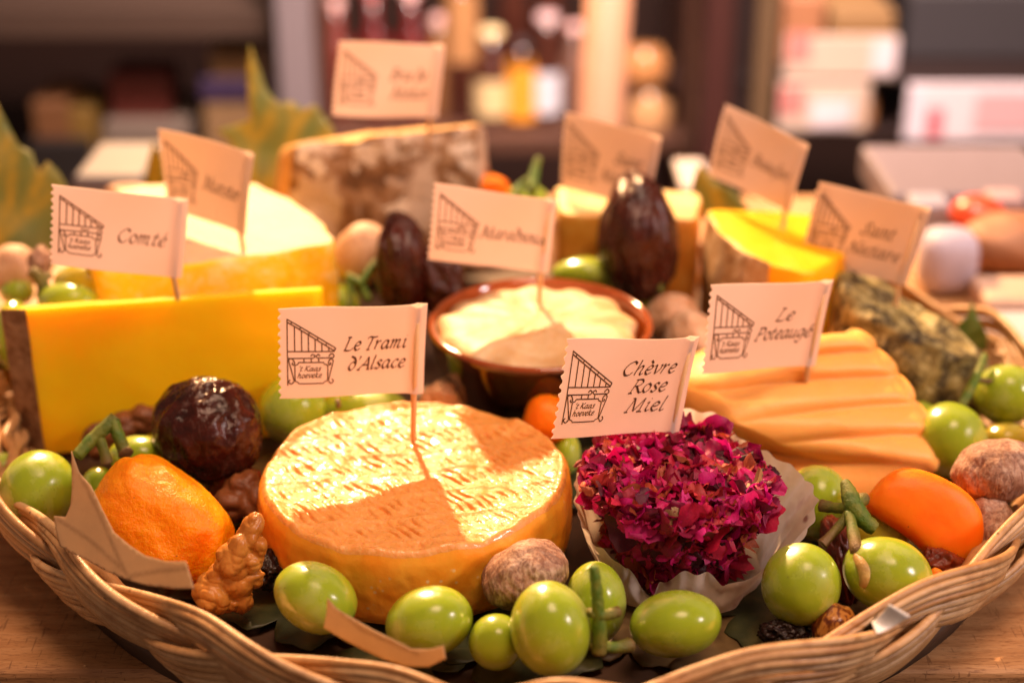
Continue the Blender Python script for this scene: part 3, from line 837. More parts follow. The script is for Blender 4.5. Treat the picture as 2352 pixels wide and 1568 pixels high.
# -- washed-rind wheel in front
CX, CY, CR, CZ0, CZ1 = -3.06, 42.3, 4.80, 1.55, 4.02
root = empty('round_cheese', (CX, CY, CZ0)); tag(root, 'round orange washed rind cheese wheel with scored shiny top, in front', 'cheese', 'cheese pieces in the basket')
NT, NR = 720, 120
def edge_r(th):
    return CR * (1 + .010 * math.sin(3 * th + 1) + .014 * noise.noise((math.cos(th) * 2.2, math.sin(th) * 2.2, 3)) + .006 * noise.noise((math.cos(th) * 7, math.sin(th) * 7, 8)))
def top_z(x, y, f):
    ang = R_(9); xr = x * math.cos(ang) + y * math.sin(ang); yr = -x * math.sin(ang) + y * math.cos(ang)
    yw = yr + .16 * noise.noise((xr * .5, 1.7, 0)); bandp = (yw / 1.32) % 1.0
    bm_ = max(0, math.sin(math.pi * bandp)) ** .6
    s_ = xr + .62 * yr + .16 * noise.noise((xr * 1.5, yr * 1.5, 4))
    dash = max(0, math.cos(2 * math.pi * s_ / .35)) ** 1.5
    brk = min(1, max(0, .38 + 1.5 * noise.noise((xr * 1.3, yr * 1.9, 9))))
    g = dash * bm_ * brk * min(1, max(0, (1 - f) * 9))
    z = -.095 * g + .05 * math.exp(-((bandp - .5) ** 2 - .25) ** 2 * 200) * .6 + .10 * fn((xr, yr, 2), .7) + .022 * fn((xr, yr, 5), 2.6)
    th_ = math.atan2(y, x); z += math.exp(-((f - .97) / .045) ** 2) * (.09 + .16 * noise.noise((math.cos(th_) * 3.2, math.sin(th_) * 3.2, 2)) + .05 * noise.noise((math.cos(th_) * 9, math.sin(th_) * 9, 5)))
    return z, g
V = [(CX, CY, CZ1 + top_z(0, 0, 0)[0])]; T = [0.0]; F = []
for i in range(1, NR + 1):
    f = (i / NR) ** .8
    for k in range(NT):
        th = 2 * math.pi * k / NT; r = edge_r(th) * f * .985
        x, y = r * math.cos(th), r * math.sin(th); z, g = top_z(x, y, f)
        dr = max(0, (f - .965) / .035)
        V.append((CX + x, CY + y, CZ1 + z - .12 * dr * dr)); T.append(g)
for k in range(NT): F.append((0, 1 + k, 1 + (k + 1) % NT))
for i in range(NR - 1):
    for k in range(NT): F.append((1 + i * NT + k, 1 + (i + 1) * NT + k, 1 + (i + 1) * NT + (k + 1) % NT, 1 + i * NT + (k + 1) % NT))
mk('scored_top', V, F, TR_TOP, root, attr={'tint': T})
rim = V[-NT:]; V2 = []; F2 = []
NS = 24
for j in range(NS + 1):
    t = j / NS
    for k in range(NT):
        th = 2 * math.pi * k / NT; a = rim[k]; d = Vector((math.cos(th), math.sin(th), 0))
        z = a[2] + (CZ0 - a[2]) * t
        bul = .075 * math.sin(min(1, t * 8) * math.pi / 2) + .10 * math.sin(math.pi * t) - .25 * max(0, t - .86) / .14 * .8
        p = Vector((a[0], a[1], z)) + d * (bul + .035 * fn((th * 4, z, 1), 1.2) * min(1, 5 * t) + .012 * fn((th * 14, z * 3, 6), 1.2) * min(1, 5 * t))
        V2.append(p)
for j in range(NS):
    for k in range(NT): F2.append((j * NT + k, (j + 1) * NT + k, (j + 1) * NT + (k + 1) % NT, j * NT + (k + 1) % NT))
mk('rind', V2, F2, TR_SIDE, root)

# -- tall yellow slab at left
A0, A1 = gz(92, 1030, 1.55), gz(55, 712, 6.9)
yl = 48.3; xl = -16.45; xr_, yr_ = -6.75, 50.0
slab('cheese_wedge', [(xl, yl, 0), (xr_, yr_, 1), (xr_ + .15, yr_ + .75, 1), (xl - .4, yl + 1.2, 2), (xl - 1.15, yl + .62, 2)], 1.3, 6.72, 'tall smooth deep yellow cheese slab with brown crust at the left',
     [COMTE, COMTE, R_COMTE], COMTE, ['cut_face', 'cut_face', 'crust', 'cut_face'], amp=.035, freq=.6, edge=.06, step=.2, smooth_n=1, nz=20, seed=1, tilt=(.055, -.30))
# -- white topped wedge
slab('cheese_wedge', [(-15.0, 51.4, 0), (-11.6, 51.6, 0), (-6.35, 53.6, 1), (-7.2, 56.0, 1), (-8.4, 58.0, 1), (-10.3, 60.4, 1), (-13, 61, 1), (-15.9, 59.9, 1), (-16.4, 55, 1)], 1.6, 7.15, 'white topped cheese wedge with bright yellow crust behind the tall slab',
     [R_MUN, R_MUN], CREAM, ['crust', 'crust', 'white_top'], amp=.10, freq=.8, edge=.22, smooth_n=4, seed=2)
# -- mottled piece at the back
slab('cheese_wedge', [(-9.35, 62.6, 0), (-2.0, 63.4, 1), (-1.0, 65.0, 1), (-1.6, 67, 1), (-9.6, 66.5, 2), (-10.2, 64.2, 2)], 2.6, 7.75, 'thick cheese piece with mottled grey brown rind, highest at the back',
     [R_BRIE, R_BRIE, R_BRIEL], R_BRIEL, ['mottled_rind', 'mottled_rind', 'orange_rind', 'top_rind'], tilt=(.11, -.26), amp=.20, freq=.5, edge=.45, smooth_n=14, bulge=.25, seed=3)
# -- orange block behind the date
slab('cheese_block', [(1.9, 59.6, 0), (7.5, 59.0, 0), (8.0, 62.2, 0), (1.8, 63.2, 0)], 1.6, 6.1, 'orange brown cheese block with pale top behind the tall date',
     [R_MARC], PAULE, ['orange_side', 'pale_top'], amp=.10, freq=.7, edge=.2, smooth_n=5, seed=4)
# -- golden wedge
slab('cheese_wedge', [(7.75, 59.3, 0), (8.0, 56.5, 0), (8.7, 54.4, 0), (9.5, 53.4, 1), (10.7, 52.4, 1), (12.6, 54.5, 1), (12.3, 58.6, 1)], 1.6, 6.45, 'golden yellow cheese wedge with frosted brown crust, right of the tall date',
     [R_BEAU, BEAU], BEAU, ['crust', 'golden_paste', 'golden_paste'], tilt=(0, -.0), amp=.07, freq=.8, edge=.12, smooth_n=3, seed=5, bulge=.2)
# -- mossy piece on the right
slab('cheese_wedge', [(11.9, 52.2, 0), (12.9, 50.7, 0), (14.6, 50.1, 0), (16.7, 50.3, 0), (17.5, 51.4, 0), (16.2, 53.0, 0), (14.2, 54.4, 0), (12.3, 54.4, 0)], 1.4, 4.95, 'mossy grey green rinded cheese wedge at the right rim',
     [R_NECT], R_NECT, ['mossy_rind', 'mossy_rind'], tilt=(-.36, .06), amp=.24, freq=1.0, edge=.30, smooth_n=5, bulge=.30, seed=6)

# -- ridged half dome
def rdg():
    rows = [((1800,792,5.6),(1966,765,5.75)), ((1690,842,5.15),(2006,806,5.25)), ((1640,898,4.55),(2056,864,4.6)), ((1690,972,3.9),(2096,927,4.0)),
            ((1790,1020,3.25),(2138,998,3.3)), ((1900,1062,2.55),(2152,1080,2.45))]
    L = [gz(*a) for a, b in rows]; Rr = [gz(*b) for a, b in rows]
    NSUB, NUU = 14, 60
    V = []; T = []; gr = []
    nr = (len(rows) - 1) * NSUB
    for i in range(nr + 1):
        s_ = min(i / NSUB, len(rows) - 1 - 1e-6); k = int(s_); t = s_ - k
        l = L[k].lerp(L[k + 1], t); r = Rr[k].lerp(Rr[k + 1], t)
        lum = math.sin(math.pi * min(1, t * 1.0)) ** .55 if True else 0
        lum = math.sin(math.pi / 2 * t / .66) ** .7 if t < .66 else max(0, math.cos(math.pi / 2 * (t - .66) / .34)) ** .7
        row = []
        nrm = Vector((.05, -.72, .69))
        ext_l = [l + Vector((-1.9, 2.6, -1.2)), l + Vector((-1.3, 1.2, -.35)), l + Vector((-.6, .4, -.08))]
        ext_r = [r + Vector((.16, .28, -.02)), r + Vector((.22, .9, -.25)), r + Vector((.1, 2.2, -1.2))]
        for p in ext_l[:]: row.append(p + nrm * (.14 * lum))
        for j in range(NUU + 1):
            u = j / NUU; p = l.lerp(r, u)
            arch = .55 * math.sin(math.pi * (.15 + .75 * u)) - .25
            e = min(1, (1 - u) * 14) ** .5
            am = (.34 * min(1, .30 + u * 1.5)) * (.55 + .45 * e)
            row.append(p + nrm * (am * lum + arch) + Vector((0, 0, .03 * fn(p, 1.1))))
        for p in ext_r: row.append(p + nrm * (.40 * lum))
        gr.append(row)
    # lower skirt and back
    base = []
    n = len(gr[0])
    for f, dz in ((.5, 0), (1.0, 0)):
        row = []
        for j, p in enumerate(gr[-1]):
            u = j / (n - 1); q = gz(1650 + 500 * u, 1050 + 300 * u * (1.15 - u) + 10, 1.5)
            row.append(p.lerp(q, f) + Vector((0, 0, .25 * math.sin(math.pi * f))))
        base.append(row)
    back = []
    for f in (.25, .6, 1.0):
        back.insert(0, [p + Vector((0, 2.6 * f, -4.0 * f * f)) for p in gr[0]])
    allr = back + gr + base
    V = [p for row in allr for p in row]; F = []
    for i in range(len(allr) - 1):
        for j in range(n - 1): F.append((i * n + j, (i + 1) * n + j, (i + 1) * n + j + 1, i * n + j + 1))
    o = mk('ridged_cheese', V, F, POTEAU)
    tag(o, 'pale orange half dome cheese with deep parallel ridges, right side', 'cheese', 'cheese pieces in the basket')
rdg()

# -- pot and the creamy cheese in it
PC = gz(1241, 738, 5.2); PR = 4.02
prof = [(0, .0), (2.9, .0), (3.0, .1), (3.35, 1.2), (3.72, 2.6), (3.92, 3.5), (4.0, 3.85), (4.04, 4.0), (4.0, 4.12), (3.9, 4.16), (3.8, 4.1), (3.72, 3.9), (3.62, 3.4), (3.4, 2.0), (2.9, .8), (0, .7)]
mb = MB(); mb.lathe(prof, (PC.x, PC.y, 1.1), 96)
ts = []
for i, (r, z) in enumerate(prof): ts += [0.0 if i < 6 else .22 if i == 6 else .5 if i == 7 else .85] * 96
mb.a = ts
tag(mb.build('pot', GLAZE), 'glossy dark brown glazed ceramic pot holding creamy cheese', 'pot')
V = []; F = []; NK = 200
ccx, ccy = PC.x - .12, PC.y - .10
prof2 = [(3.3, 2.6, 0), (3.46, 3.2, .2), (3.56, 3.6, .5), (3.52, 3.86, .8), (3.36, 4.02, .8), (3.0, 4.1, .7), (2.5, 4.14, .5), (2, 4.16, .5), (1.5, 4.18, .5), (1, 4.18, .5), (.5, 4.18, .5)]
for r, z, wv in prof2:
    for k in range(NK):
        th = 2 * math.pi * k / NK
        wob = wv * (.09 * math.sin(13 * th + 2 * noise.noise((math.cos(th) * 2, math.sin(th) * 2, 0))) + .10 * noise.noise((math.cos(th) * 4, math.sin(th) * 4, 2)))
        rr = r + wob * (r / 3.4)
        x, y = rr * math.cos(th), rr * math.sin(th)
        V.append((ccx + x, ccy + y, 1.1 + z + .10 * fn((x, y, 3), .9) + .3 * wob))
for i in range(len(prof2) - 1):
    for k in range(NK): F.append((i * NK + k, i * NK + (k + 1) % NK, (i + 1) * NK + (k + 1) % NK, (i + 1) * NK + k))
F.append(tuple((len(prof2) - 1) * NK + k for k in range(NK)))
tag(mk('soft_cheese', V, F, R_POT), 'soft cream coloured round cheese sunk in the brown pot', 'cheese', 'cheese pieces in the basket')

# -- rose petal cheese in its paper cup
RX, RY = 5.0, 40.75
root = empty('rose_petal_cheese', (RX, RY, 1.6)); tag(root, 'small cheese covered in crimson dried rose petals in a paper cup', 'cheese', 'cheese pieces in the basket')
def rose_r(th, z):
    t = max(0, min(1, (z - 1.7) / 3.1)); hw = 1.2 + (2.52 - 1.2) * t ** .8
    a = th - R_(24); e = (abs(math.cos(a)) ** 3 + abs(math.sin(a)) ** 3) ** (-1 / 3)
    return hw * e * .97
def rose_top(x, y): return 4.75 + .05 * (y) - .10 * ((x * x + y * y) / 9) + .1 * noise.noise((x, y, 0))
V = []; F = []; NK = 64
lv = [1.7, 2.2, 2.8, 3.4, 4.0, 4.4, 4.65]
for z in lv:
    for k in range(NK):
        th = 2 * math.pi * k / NK; r = rose_r(th, z) * (1 if z < 4.6 else .95); V.append((RX + r * math.cos(th), RY + r * math.sin(th), z))
for f in (.8, .5, .2):
    for k in range(NK):
        th = 2 * math.pi * k / NK; r = rose_r(th, 4.8) * f; x, y = r * math.cos(th), r * math.sin(th); V.append((RX + x, RY + y, rose_top(x, y) - .05))
m_ = len(lv) + 3
for i in range(m_ - 1):
    for k in range(NK): F.append((i * NK + k, i * NK + (k + 1) % NK, (i + 1) * NK + (k + 1) % NK, (i + 1) * NK + k))
F.append(tuple((m_ - 1) * NK + k for k in range(NK)))
mk('goat_cheese', V, F, CREAM, root)
PCOL = [(.50, .004, .11), (.62, .006, .17), (.40, .003, .05), (.52, .012, .06), (.62, .05, .06), (.14, .003, .035), (.055, .004, .018), (.58, .11, .045), (.42, .075, .018), (.74, .012, .27), (.62, .38, .18)]
PW = [9, 9, 6, 6, 4, 4, 2.5, 2.5, 1.5, 7, .7]
mb = MB(); pc = []
def petal(p, n, size, lift):
    t = n.orthogonal().normalized(); t = Matrix.Rotation(rnd.uniform(0, 6.28), 3, n) @ t
    n2 = (n + t * rnd.uniform(-lift, lift) + n.cross(t) * rnd.uniform(-lift, lift)).normalized()
    t = (t - n2 * t.dot(n2)).normalized(); b = n2.cross(t)
    Lp, Wp = size, size * rnd.uniform(.5, .95); cu, cv = rnd.uniform(-.45, .55), rnd.uniform(-.6, .6); sd = rnd.uniform(0, 99)
    V = []; NX, NY = 9, 8
    for i in range(NX):
        a = i / (NX - 1)
        wd = Wp * (1 + .3 * noise.noise((a * 5, sd, 0))) * (math.sin(math.pi * min(.98, .12 + .80 * a)) ** .6)
        for j in range(NY):
            c = j / (NY - 1) - .5
            x = (a - .5) * Lp; y = c * wd + .06 * size * noise.noise((a * 4, c * 4, sd))
            h = cu * (a - .4) ** 2 * Lp * 2 + cv * c * c * wd * 2 + .26 * size * noise.noise((a * 3.2, c * 3.2, sd)) + .07 * size * noise.noise((a * 8, c * 8, sd))
            V.append(p + t * x + b * y + n2 * (h + .05))
    F = [(i * NY + j, (i + 1) * NY + j, (i + 1) * NY + j + 1, i * NY + j + 1) for i in range(NX - 1) for j in range(NY - 1)]
    col = rnd.choices(PCOL, PW)[0]; k = rnd.uniform(.6, 1.35) * (.8 if rnd.random() < .5 else 1); col = tuple(min(.9, q * k) for q in col)
    mb.add(V, F); pc.extend([col] * len(V))
for i in range(380):          # side petals
    th = rnd.uniform(0, 2 * math.pi); z = rnd.uniform(1.9, 4.8); r = rose_r(th, z)
    petal(Vector((RX + r * math.cos(th), RY + r * math.sin(th), z)), Vector((math.cos(th), math.sin(th), -.35)).normalized(), rnd.uniform(.6, 1.4), .42)
for i in range(330):          # top petals
    th = rnd.uniform(0, 2 * math.pi); f = math.sqrt(rnd.random()); r = rose_r(th, 4.8) * f; x, y = r * math.cos(th), r * math.sin(th)
    petal(Vector((RX + x, RY + y, rose_top(x, y) + rnd.uniform(-.02, .16))), Vector((x * .08, y * .08, 1)).normalized(), rnd.uniform(.55, 1.25), .75)
for i in range(110):          # rim
    th = rnd.uniform(0, 2 * math.pi); r = rose_r(th, 4.7)
    petal(Vector((RX + r * math.cos(th), RY + r * math.sin(th), 4.7 + rnd.uniform(-.1, .1))), Vector((math.cos(th), math.sin(th), .7)).normalized(), rnd.uniform(.4, .95), .7)
mk('rose_petals', mb.v, mb.f, PETAL, root, attr={'pcol': pc})
keys = [(-180, 3.1, 4.0, 2.3), (-160, 3.15, 3.75, 2.5), (-142, 3.0, 3.45, 2.6), (-126, 2.75, 2.95, 2.6), (-119, 2.45, 2.1, 2.6), (-112, 2.35, 1.95, 2.6), (-106, 2.45, 2.5, 2.7), (-92, 2.45, 2.95, 2.7), (-76, 2.6, 3.0, 2.7),
        (-66, 2.9, 2.7, 2.75), (-57, 3.1, 2.75, 2.7), (-42, 3.55, 3.3, 2.6), (-24, 4.0, 3.9, 2.6), (-6, 4.2, 4.3, 2.6), (14, 3.9, 4.3, 2.6), (45, 3.4, 4.5, 2.5), (70, 3.4, 5.25, 2.4), (90, 3.3, 5.2, 2.4), (130, 3.2, 4.9, 2.4), (160, 3.15, 4.3, 2.3), (180, 3.1, 4.0, 2.3)]
def kv(th):
    d = math.degrees(th); d = (d + 180) % 360 - 180
    for a, b in zip(keys, keys[1:]):
        if a[0] <= d <= b[0]:
            t = (d - a[0]) / (b[0] - a[0]); t = t * t * (3 - 2 * t); return [a[i] + (b[i] - a[i]) * t for i in (1, 2, 3)]
    return keys[0][1:]
V = []; F = []; NK, NJ = 480, 22
for j in range(NJ + 1):
    v = j / NJ
    for k in range(NK):
        th = 2 * math.pi * k / NK; rt, zt, rb = kv(th)
        rt += .03 * math.sin(34 * th) ; zt += .05 * math.sin(23 * th + 3 * noise.noise((math.cos(th) * 2, math.sin(th) * 2, 1))) + .10 * noise.noise((math.cos(th) * 4, math.sin(th) * 4, 4))
        r = rb + (rt - rb) * v ** 1.2 + .032 * math.sin(30 * th + 2.5 * math.sin(3 * th)) * (.4 + .6 * v) * (.6 + noise.noise((math.cos(th) * 3, math.sin(th) * 3, 9))) + .16 * noise.noise((math.cos(th) * 2.5, math.sin(th) * 2.5, v * 2))
        V.append((RX + r * math.cos(th), RY + r * math.sin(th), 1.55 + (zt - 1.55) * v))
for j in range(NJ):
    for k in range(NK): F.append((j * NK + k, j * NK + (k + 1) % NK, (j + 1) * NK + (k + 1) % NK, (j + 1) * NK + k))
F.append(tuple(range(NK - 1, -1, -1)))
cup = mk('paper_cup', V, F, PARCH, root)

# ------------------------------------------------------------------ flags
T1 = .098
flag([(120,423),(432,458),(416,638),(118,607)], (409,686), 6.85, [('Comté', .47, .86, .62, .115)], 'near', 'flag lettered Comté on the tall yellow slab', curl=(.06, .1))
flag([(367,295),(582,354),(562,540),(383,478)], (560,577), 7.15, [('Munster', .45, .92, .62, .115)], 'far', 'flag lettered Munster on the white topped wedge', curl=(-.12, .1))
flag([(779,94),(1020,103),(1004,271),(764,265)], (984,312), 8.45, [('Brie de', .50, .86, .49, .10), ('Melun', .52, .90, .74, .115)], 'near', 'flag lettered Brie de Melun on the mottled piece at the back', curl=(.05, .1))
flag([(1300,258),(1517,316),(1490,488),(1289,430)], (1482,512), 6.1, [('Saint', .55, .86, .50, .105), ('Marcellin', .42, .93, .76, .10)], 'far', 'flag lettered Saint Marcellin behind the tall date', curl=(-.10, .1))
flag([(1668,240),(1855,333),(1815,487),(1627,404)], (1797,530), 6.4, [('Beaufort', .42, .92, .62, .11)], 'far', 'flag lettered Beaufort on the golden wedge', curl=(-.14, .1))
flag([(1882,419),(2137,478),(2080,654),(1837,604)], (2058,705), 5.1, [('Saint', .48, .78, .50, .105), ('Nectaire', .40, .88, .75, .10)], 'far', 'flag lettered Saint Nectaire leaning on the mossy cheese', curl=(-.05, .12))
flag([(1000,421),(1280,459),(1257,626),(983,595)], (1238,705), 5.15, [('Maredsous', .40, .95, .62, .105)], 'near', 'flag lettered Maredsous in the creamy cheese of the pot', curl=(.05, .1))
flag([(642,710),(980,696),(970,902),(643,913)], (949,1012), 4.0, [('Le Trami', .43, .88, .478, T1), ("d'Alsace", .46, .875, .705, T1)], 'near', "flag lettered Le Trami d'Alsace on the orange wheel in front", curl=(.03, .1))
flag([(1307,779),(1606,773),(1556,989),(1266,1006)], (1543,1018), 4.85, [('Chèvre', .43, .88, .37, .096), ('Rose', .53, .84, .565, .096), ('Miel', .54, .86, .77, .096)], 'near', 'flag lettered Chèvre Rose Miel on the rose petal cheese', curl=(.03, .1))
flag([(1637,655),(1914,643),(1869,838),(1611,857)], (1851,880), 4.75, [('Le', .56, .73, .44, .098), ('Poteaugé', .41, .915, .655, .098)], 'near', 'flag lettered Le Poteaugé on the ridged orange cheese', curl=(.03, .12))

# ------------------------------------------------------------------ grapes
GG = 'green grapes scattered round the cheeses'
def grape(px, py, ax, ay, rot, z, label, mat=None, d=None):
    c = gz(px, py, z); k = depth(c) / FPX; a, b = ax * k, ay * k; dd = (a + b) / 2 if d is None else d
    m = axes(c, a, b, dd, R_(rot)); iv, jf = ico(5); sd = rnd.uniform(0, 99)
    long_x = a > b
    V = []
    for v in iv:
        q = v * (1 + .018 * noise.noise(v * 1.3 + Vector((sd, 0, 0))) + .004 * noise.noise(v * 6 + Vector((sd, 0, 0))))
        t = q.x if long_x else q.y
        q = q * (1 - .035 * max(0, t) ** 2)
        V.append(m @ q)
    o = mk('grape', V, jf, mat or G_GREEN, origin=c)
    return tag(o, label, 'grape', GG)
for g in [
 (727,1372,101,78,-28,3.2,'grape at the front rim below the walnut kernel, left of the pale pointed leaf'),
 (988,1425,103,80,12,2.95,'grape in front of the orange wheel, just right of the pale pointed leaf'),
 (1140,1472,64,66,0,2.55,'grape half hidden behind the large foremost grape'),
 (1264,1441,92,111,10,3.35,'large upright foremost grape at the bottom centre below the fig'),
 (1368,1382,70,97,0,2.75,'grape behind the upright green stem below the paper cup'),
 (1553,1432,108,76,8,2.9,'plump oval grape in front of the paper cup'),
 (1840,1340,90,98,-10,3.0,'rounded grape right of the paper cup, left of the split grape'),
 (2040,1320,106,86,-20,3.2,'split grape with torn skin where the brown stem end joins it'),
 (1878,1150,72,86,0,2.7,'grape behind the forked stem beside the paper cup edge'),
 (2180,1010,83,90,0,2.9,'scarred grape right of the ridged orange cheese'),
 (2312,906,74,70,0,3.3,'grape at the right edge of the frame above the figs'),
 (2112,945,38,24,0,2.4,'grape mostly hidden between the ridged cheese and the mossy cheese'),
 (88,1123,85,94,-15,3.4,'large grape inside the left rim beside the pale folded leaf'),
 (226,1112,38,42,0,2.7,'small grape tucked behind the wrinkled apricot'),
 (322,1045,72,46,0,3.4,'grape under the dark glossy date at the left'),
 (32,770,44,84,0,4.3,'tall grape at the left edge beside the crusted slab'),
 (162,692,74,46,0,5.6,'grape with bright glint behind the corner of the tall slab'),
 (40,670,40,32,0,5.0,'small grape at the far left under the dark stem'),
 (672,940,76,80,0,2.9,'grape behind the wheel, left under the flag of the front wheel'),
 (840,940,100,54,0,2.4,'grape behind the top of the front wheel, mostly hidden by its flag'),
 (1300,1040,34,50,0,2.3,'grape squeezed between the front wheel and the petal cheese'),
 (1345,630,78,40,0,4.4,'grape with bright glint behind the pot rim'),
 (1425,672,52,36,0,3.8,'grape at the foot of the tall date behind the pot'),
 (1492,700,46,38,0,3.6,'pale grape behind the right rim of the pot'),
 (1592,952,30,36,0,3.0,'grape glimpsed behind the flag of the petal cheese'),
 (12,1075,40,36,0,2.2,'grape in shade at the far left inside the rim'),
 (770,700,60,50,0,3.4,'grape under the small stems left of the dates'),
 (1210,455,50,30,0,5.0,'grape behind the pot flag at the back of the basket'),
]:
    go = grape(*g)
    if 'split' in g[6] and g[6].startswith('split'): SPLIT = go
def on_grape(px, py, gpx, gpy, z, rad, push=.0):
    c = gz(gpx, gpy, z); k = depth(c) / FPX
    dx, dy = (px - gpx) * k, (gpy - py) * k
    return c + RT * dx + UP * dy - FW * (math.sqrt(max(.02, rad * rad - dx * dx - dy * dy)) + push)
TORN = m_fruit('torn_grape_flesh', (.30, .15, .04), (.52, .40, .14), .4, .4, (1, .8, .3), .2, b1=.8).m
mb = MB()
pts = [on_grape(a, b, 2040, 1320, 3.2, 1.16, -.02) for a, b in ((1962,1268),(1968,1284),(1974,1300),(1974,1318),(1970,1336))]
mb.tube(sm(pts, 4), [.10 + .12 * math.sin(math.pi * (i / 16) * .8 + .35) for i in range(17)], 9)
mb.build('torn_skin', TORN, SPLIT)
for g in [(2012,1215,80,72,0,2.5,'yellowish grape behind the split grape and the forked stem'),
          (200,650,76,46,0,6.0,'yellowish grape behind the flag on the tall slab'),
          (2312,1010,56,40,0,2.3,'yellowish grape in shade at the right above the big fig')]: grape(*g, mat=G_YELL)

# ------------------------------------------------------------------ stems
SG = 'grape stems'
def stem(branches, label):
    """branches: lists of (px, py, z, radius, brown 0..1)"""
    mb = MB()
    for br in branches:
        pts = [gz(a, b, z) for a, b, z, r, t in br]
        k = 5; P = sm(pts, k); n = len(P); m = len(br); rad = []; tv = []
        for i in range(n):
            s_ = i / (n - 1) * (m - 1); q = min(int(s_), m - 2); f = s_ - q
            rad.append(1.22 * (br[q][3] + (br[q + 1][3] - br[q][3]) * f) * (1 + .16 * noise.noise((i * .9, br[0][0], 0)))); tv.append(br[q][4] + (br[q + 1][4] - br[q][4]) * f)
        mb.tube(P, rad, 10, tv)
    return tag(mb.build('grape_stalk', STEM), label, 'stem', SG)  # stalk of a grape bunch
stem([[(176,1048,4.4,.16,.1),(215,1005,4.8,.17,.1),(250,975,5.1,.19,.25),(266,956,5.3,.15,.5)], [(258,966,5.2,.17,.1),(272,1000,4.8,.16,.1),(284,1030,4.4,.17,.5),(290,1042,4.3,.2,1)], [(226,1002,4.8,.15,.1),(240,1040,4.3,.13,.5),(246,1062,4.0,.17,1)]], 'short forked green stem standing beside the dark glossy date at the left')
stem([[(1364,1300,5.2,.10,0),(1370,1350,4.6,.13,0),(1374,1400,4.0,.14,0),(1378,1450,3.4,.16,.1),(1376,1500,2.8,.17,.7)], [(1374,1412,3.9,.13,.1),(1400,1410,3.8,.13,.4),(1422,1402,3.8,.12,.9)], [(1374,1412,3.9,.12,.1),(1352,1404,3.8,.10,.6)], [(1376,1480,3.0,.13,.1),(1410,1486,2.8,.13,.2),(1450,1480,2.7,.17,.9)], [(1376,1482,3.0,.12,.3),(1350,1480,2.9,.11,.6)]], 'upright green stem with crossed stubs beside the foremost grape')
stem([[(1940,1104,4.9,.10,.3),(1950,1130,4.7,.20,.15),(1962,1165,4.4,.25,.1),(1985,1195,4.1,.22,.1),(2010,1214,3.9,.17,.3)], [(1955,1165,4.4,.15,.0),(1920,1166,4.2,.13,.3),(1886,1160,4.1,.16,1)], [(1952,1175,4.3,.13,.1),(1930,1205,4.0,.12,.5),(1900,1238,3.8,.12,.9),(1888,1250,3.7,.15,1)], [(1950,1178,4.3,.13,.1),(1958,1215,4.1,.14,.3),(1966,1255,4.0,.16,.9),(1972,1268,3.9,.2,1)], [(1965,1160,4.5,.16,.1),(1982,1146,4.5,.17,.7),(1990,1142,4.5,.12,1)]], 'large forked green stem above the two grapes at the right')
stem([[(2262,815,4.6,.09,0),(2245,860,4.2,.12,0),(2225,900,3.9,.15,.1),(2208,932,3.6,.12,.3)], [(2242,872,4.1,.10,.6),(2275,875,4.0,.08,1),(2306,872,4.0,.07,1)]], 'slim pale stem linking the grapes below the mossy cheese')
stem([[(1392,645,4.6,.08,0),(1412,580,5.4,.10,0),(1435,556,5.8,.12,0),(1475,564,5.8,.12,0),(1500,570,5.7,.10,0),(1512,620,5.0,.09,0),(1518,668,4.5,.08,.3)], [(1432,562,5.7,.09,0),(1432,620,5.0,.08,0),(1428,650,4.6,.07,0)]], 'arched green stem in front of the tall date')
stem([[(1238,362,7.2,.10,.2),(1228,395,6.7,.16,0),(1222,440,6.1,.20,0)], [(1225,410,6.5,.16,0),(1195,430,6.1,.16,0),(1180,450,5.9,.14,0)]], 'stubby yellow green stem poking up beside the flag behind the date')
stem([[(798,632,5.2,.10,0),(826,650,5.0,.13,0),(848,690,4.5,.12,0)], [(864,598,5.6,.10,0),(842,630,5.3,.12,0),(826,655,5.0,.10,0)], [(800,640,5.1,.09,0),(806,680,4.6,.10,.1),(800,705,4.3,.1,.3)]], 'tangled green stem between the white wedge and the leftmost tall date')
stem([[(70,622,6.6,.16,.8),(88,635,6.4,.18,.6),(100,660,6.0,.2,.5),(95,685,5.6,.18,.5)], [(92,640,6.3,.14,.5),(118,632,6.3,.10,.7)]], 'dark knobbly stem above the grapes at the far left')
stem([[(775,916,4.3,.07,.8),(778,935,4.1,.08,.8)]], 'thin brown stem end behind the front wheel under its flag')

# ------------------------------------------------------------------ dried fruit and nuts
def lump(name, px, py, ax, ay, rot, z, mat, label, cat, disp, d=None, n=6, group=None, yaw=0.0, shape=None):
    c = gz(px, py, z); k = depth(c) / FPX; a, b = ax * k, ay * k; dd = (a + b) / 2 if d is None else d
    m = axes(c, a, b, dd, R_(rot), yaw); iv, jf = ico(n); sd = rnd.uniform(0, 99); sc = (a * b * dd) ** (1 / 3)
    V = []
    for v in iv:
        q = v.copy()
        if shape: q = shape(q)
        V.append(m @ (q * (1 + disp(v, sd) / sc)))
    return tag(mk(name, V, jf, mat, origin=c), label, cat, group)
def boxy(q): return q * ((abs(q.x) ** 3 + abs(q.y) ** 3 + abs(q.z) ** 3) ** (-1 / 3)) * .93
def ridged(v, f, sd): return 1 - abs(noise.noise(v * f + Vector((sd, sd * .7, 0)))) * 2
def d_date(v, sd):
    st = Vector((v.x * 2.6, v.y * .8, v.z * 2.6))
    return .16 * noise.noise(v * 1.5 + Vector((sd, 0, 0))) + .10 * (ridged(st, 1.3, sd) - .5) + .03 * ridged(v, 4.5, sd) + .012 * noise.noise(v * 12)
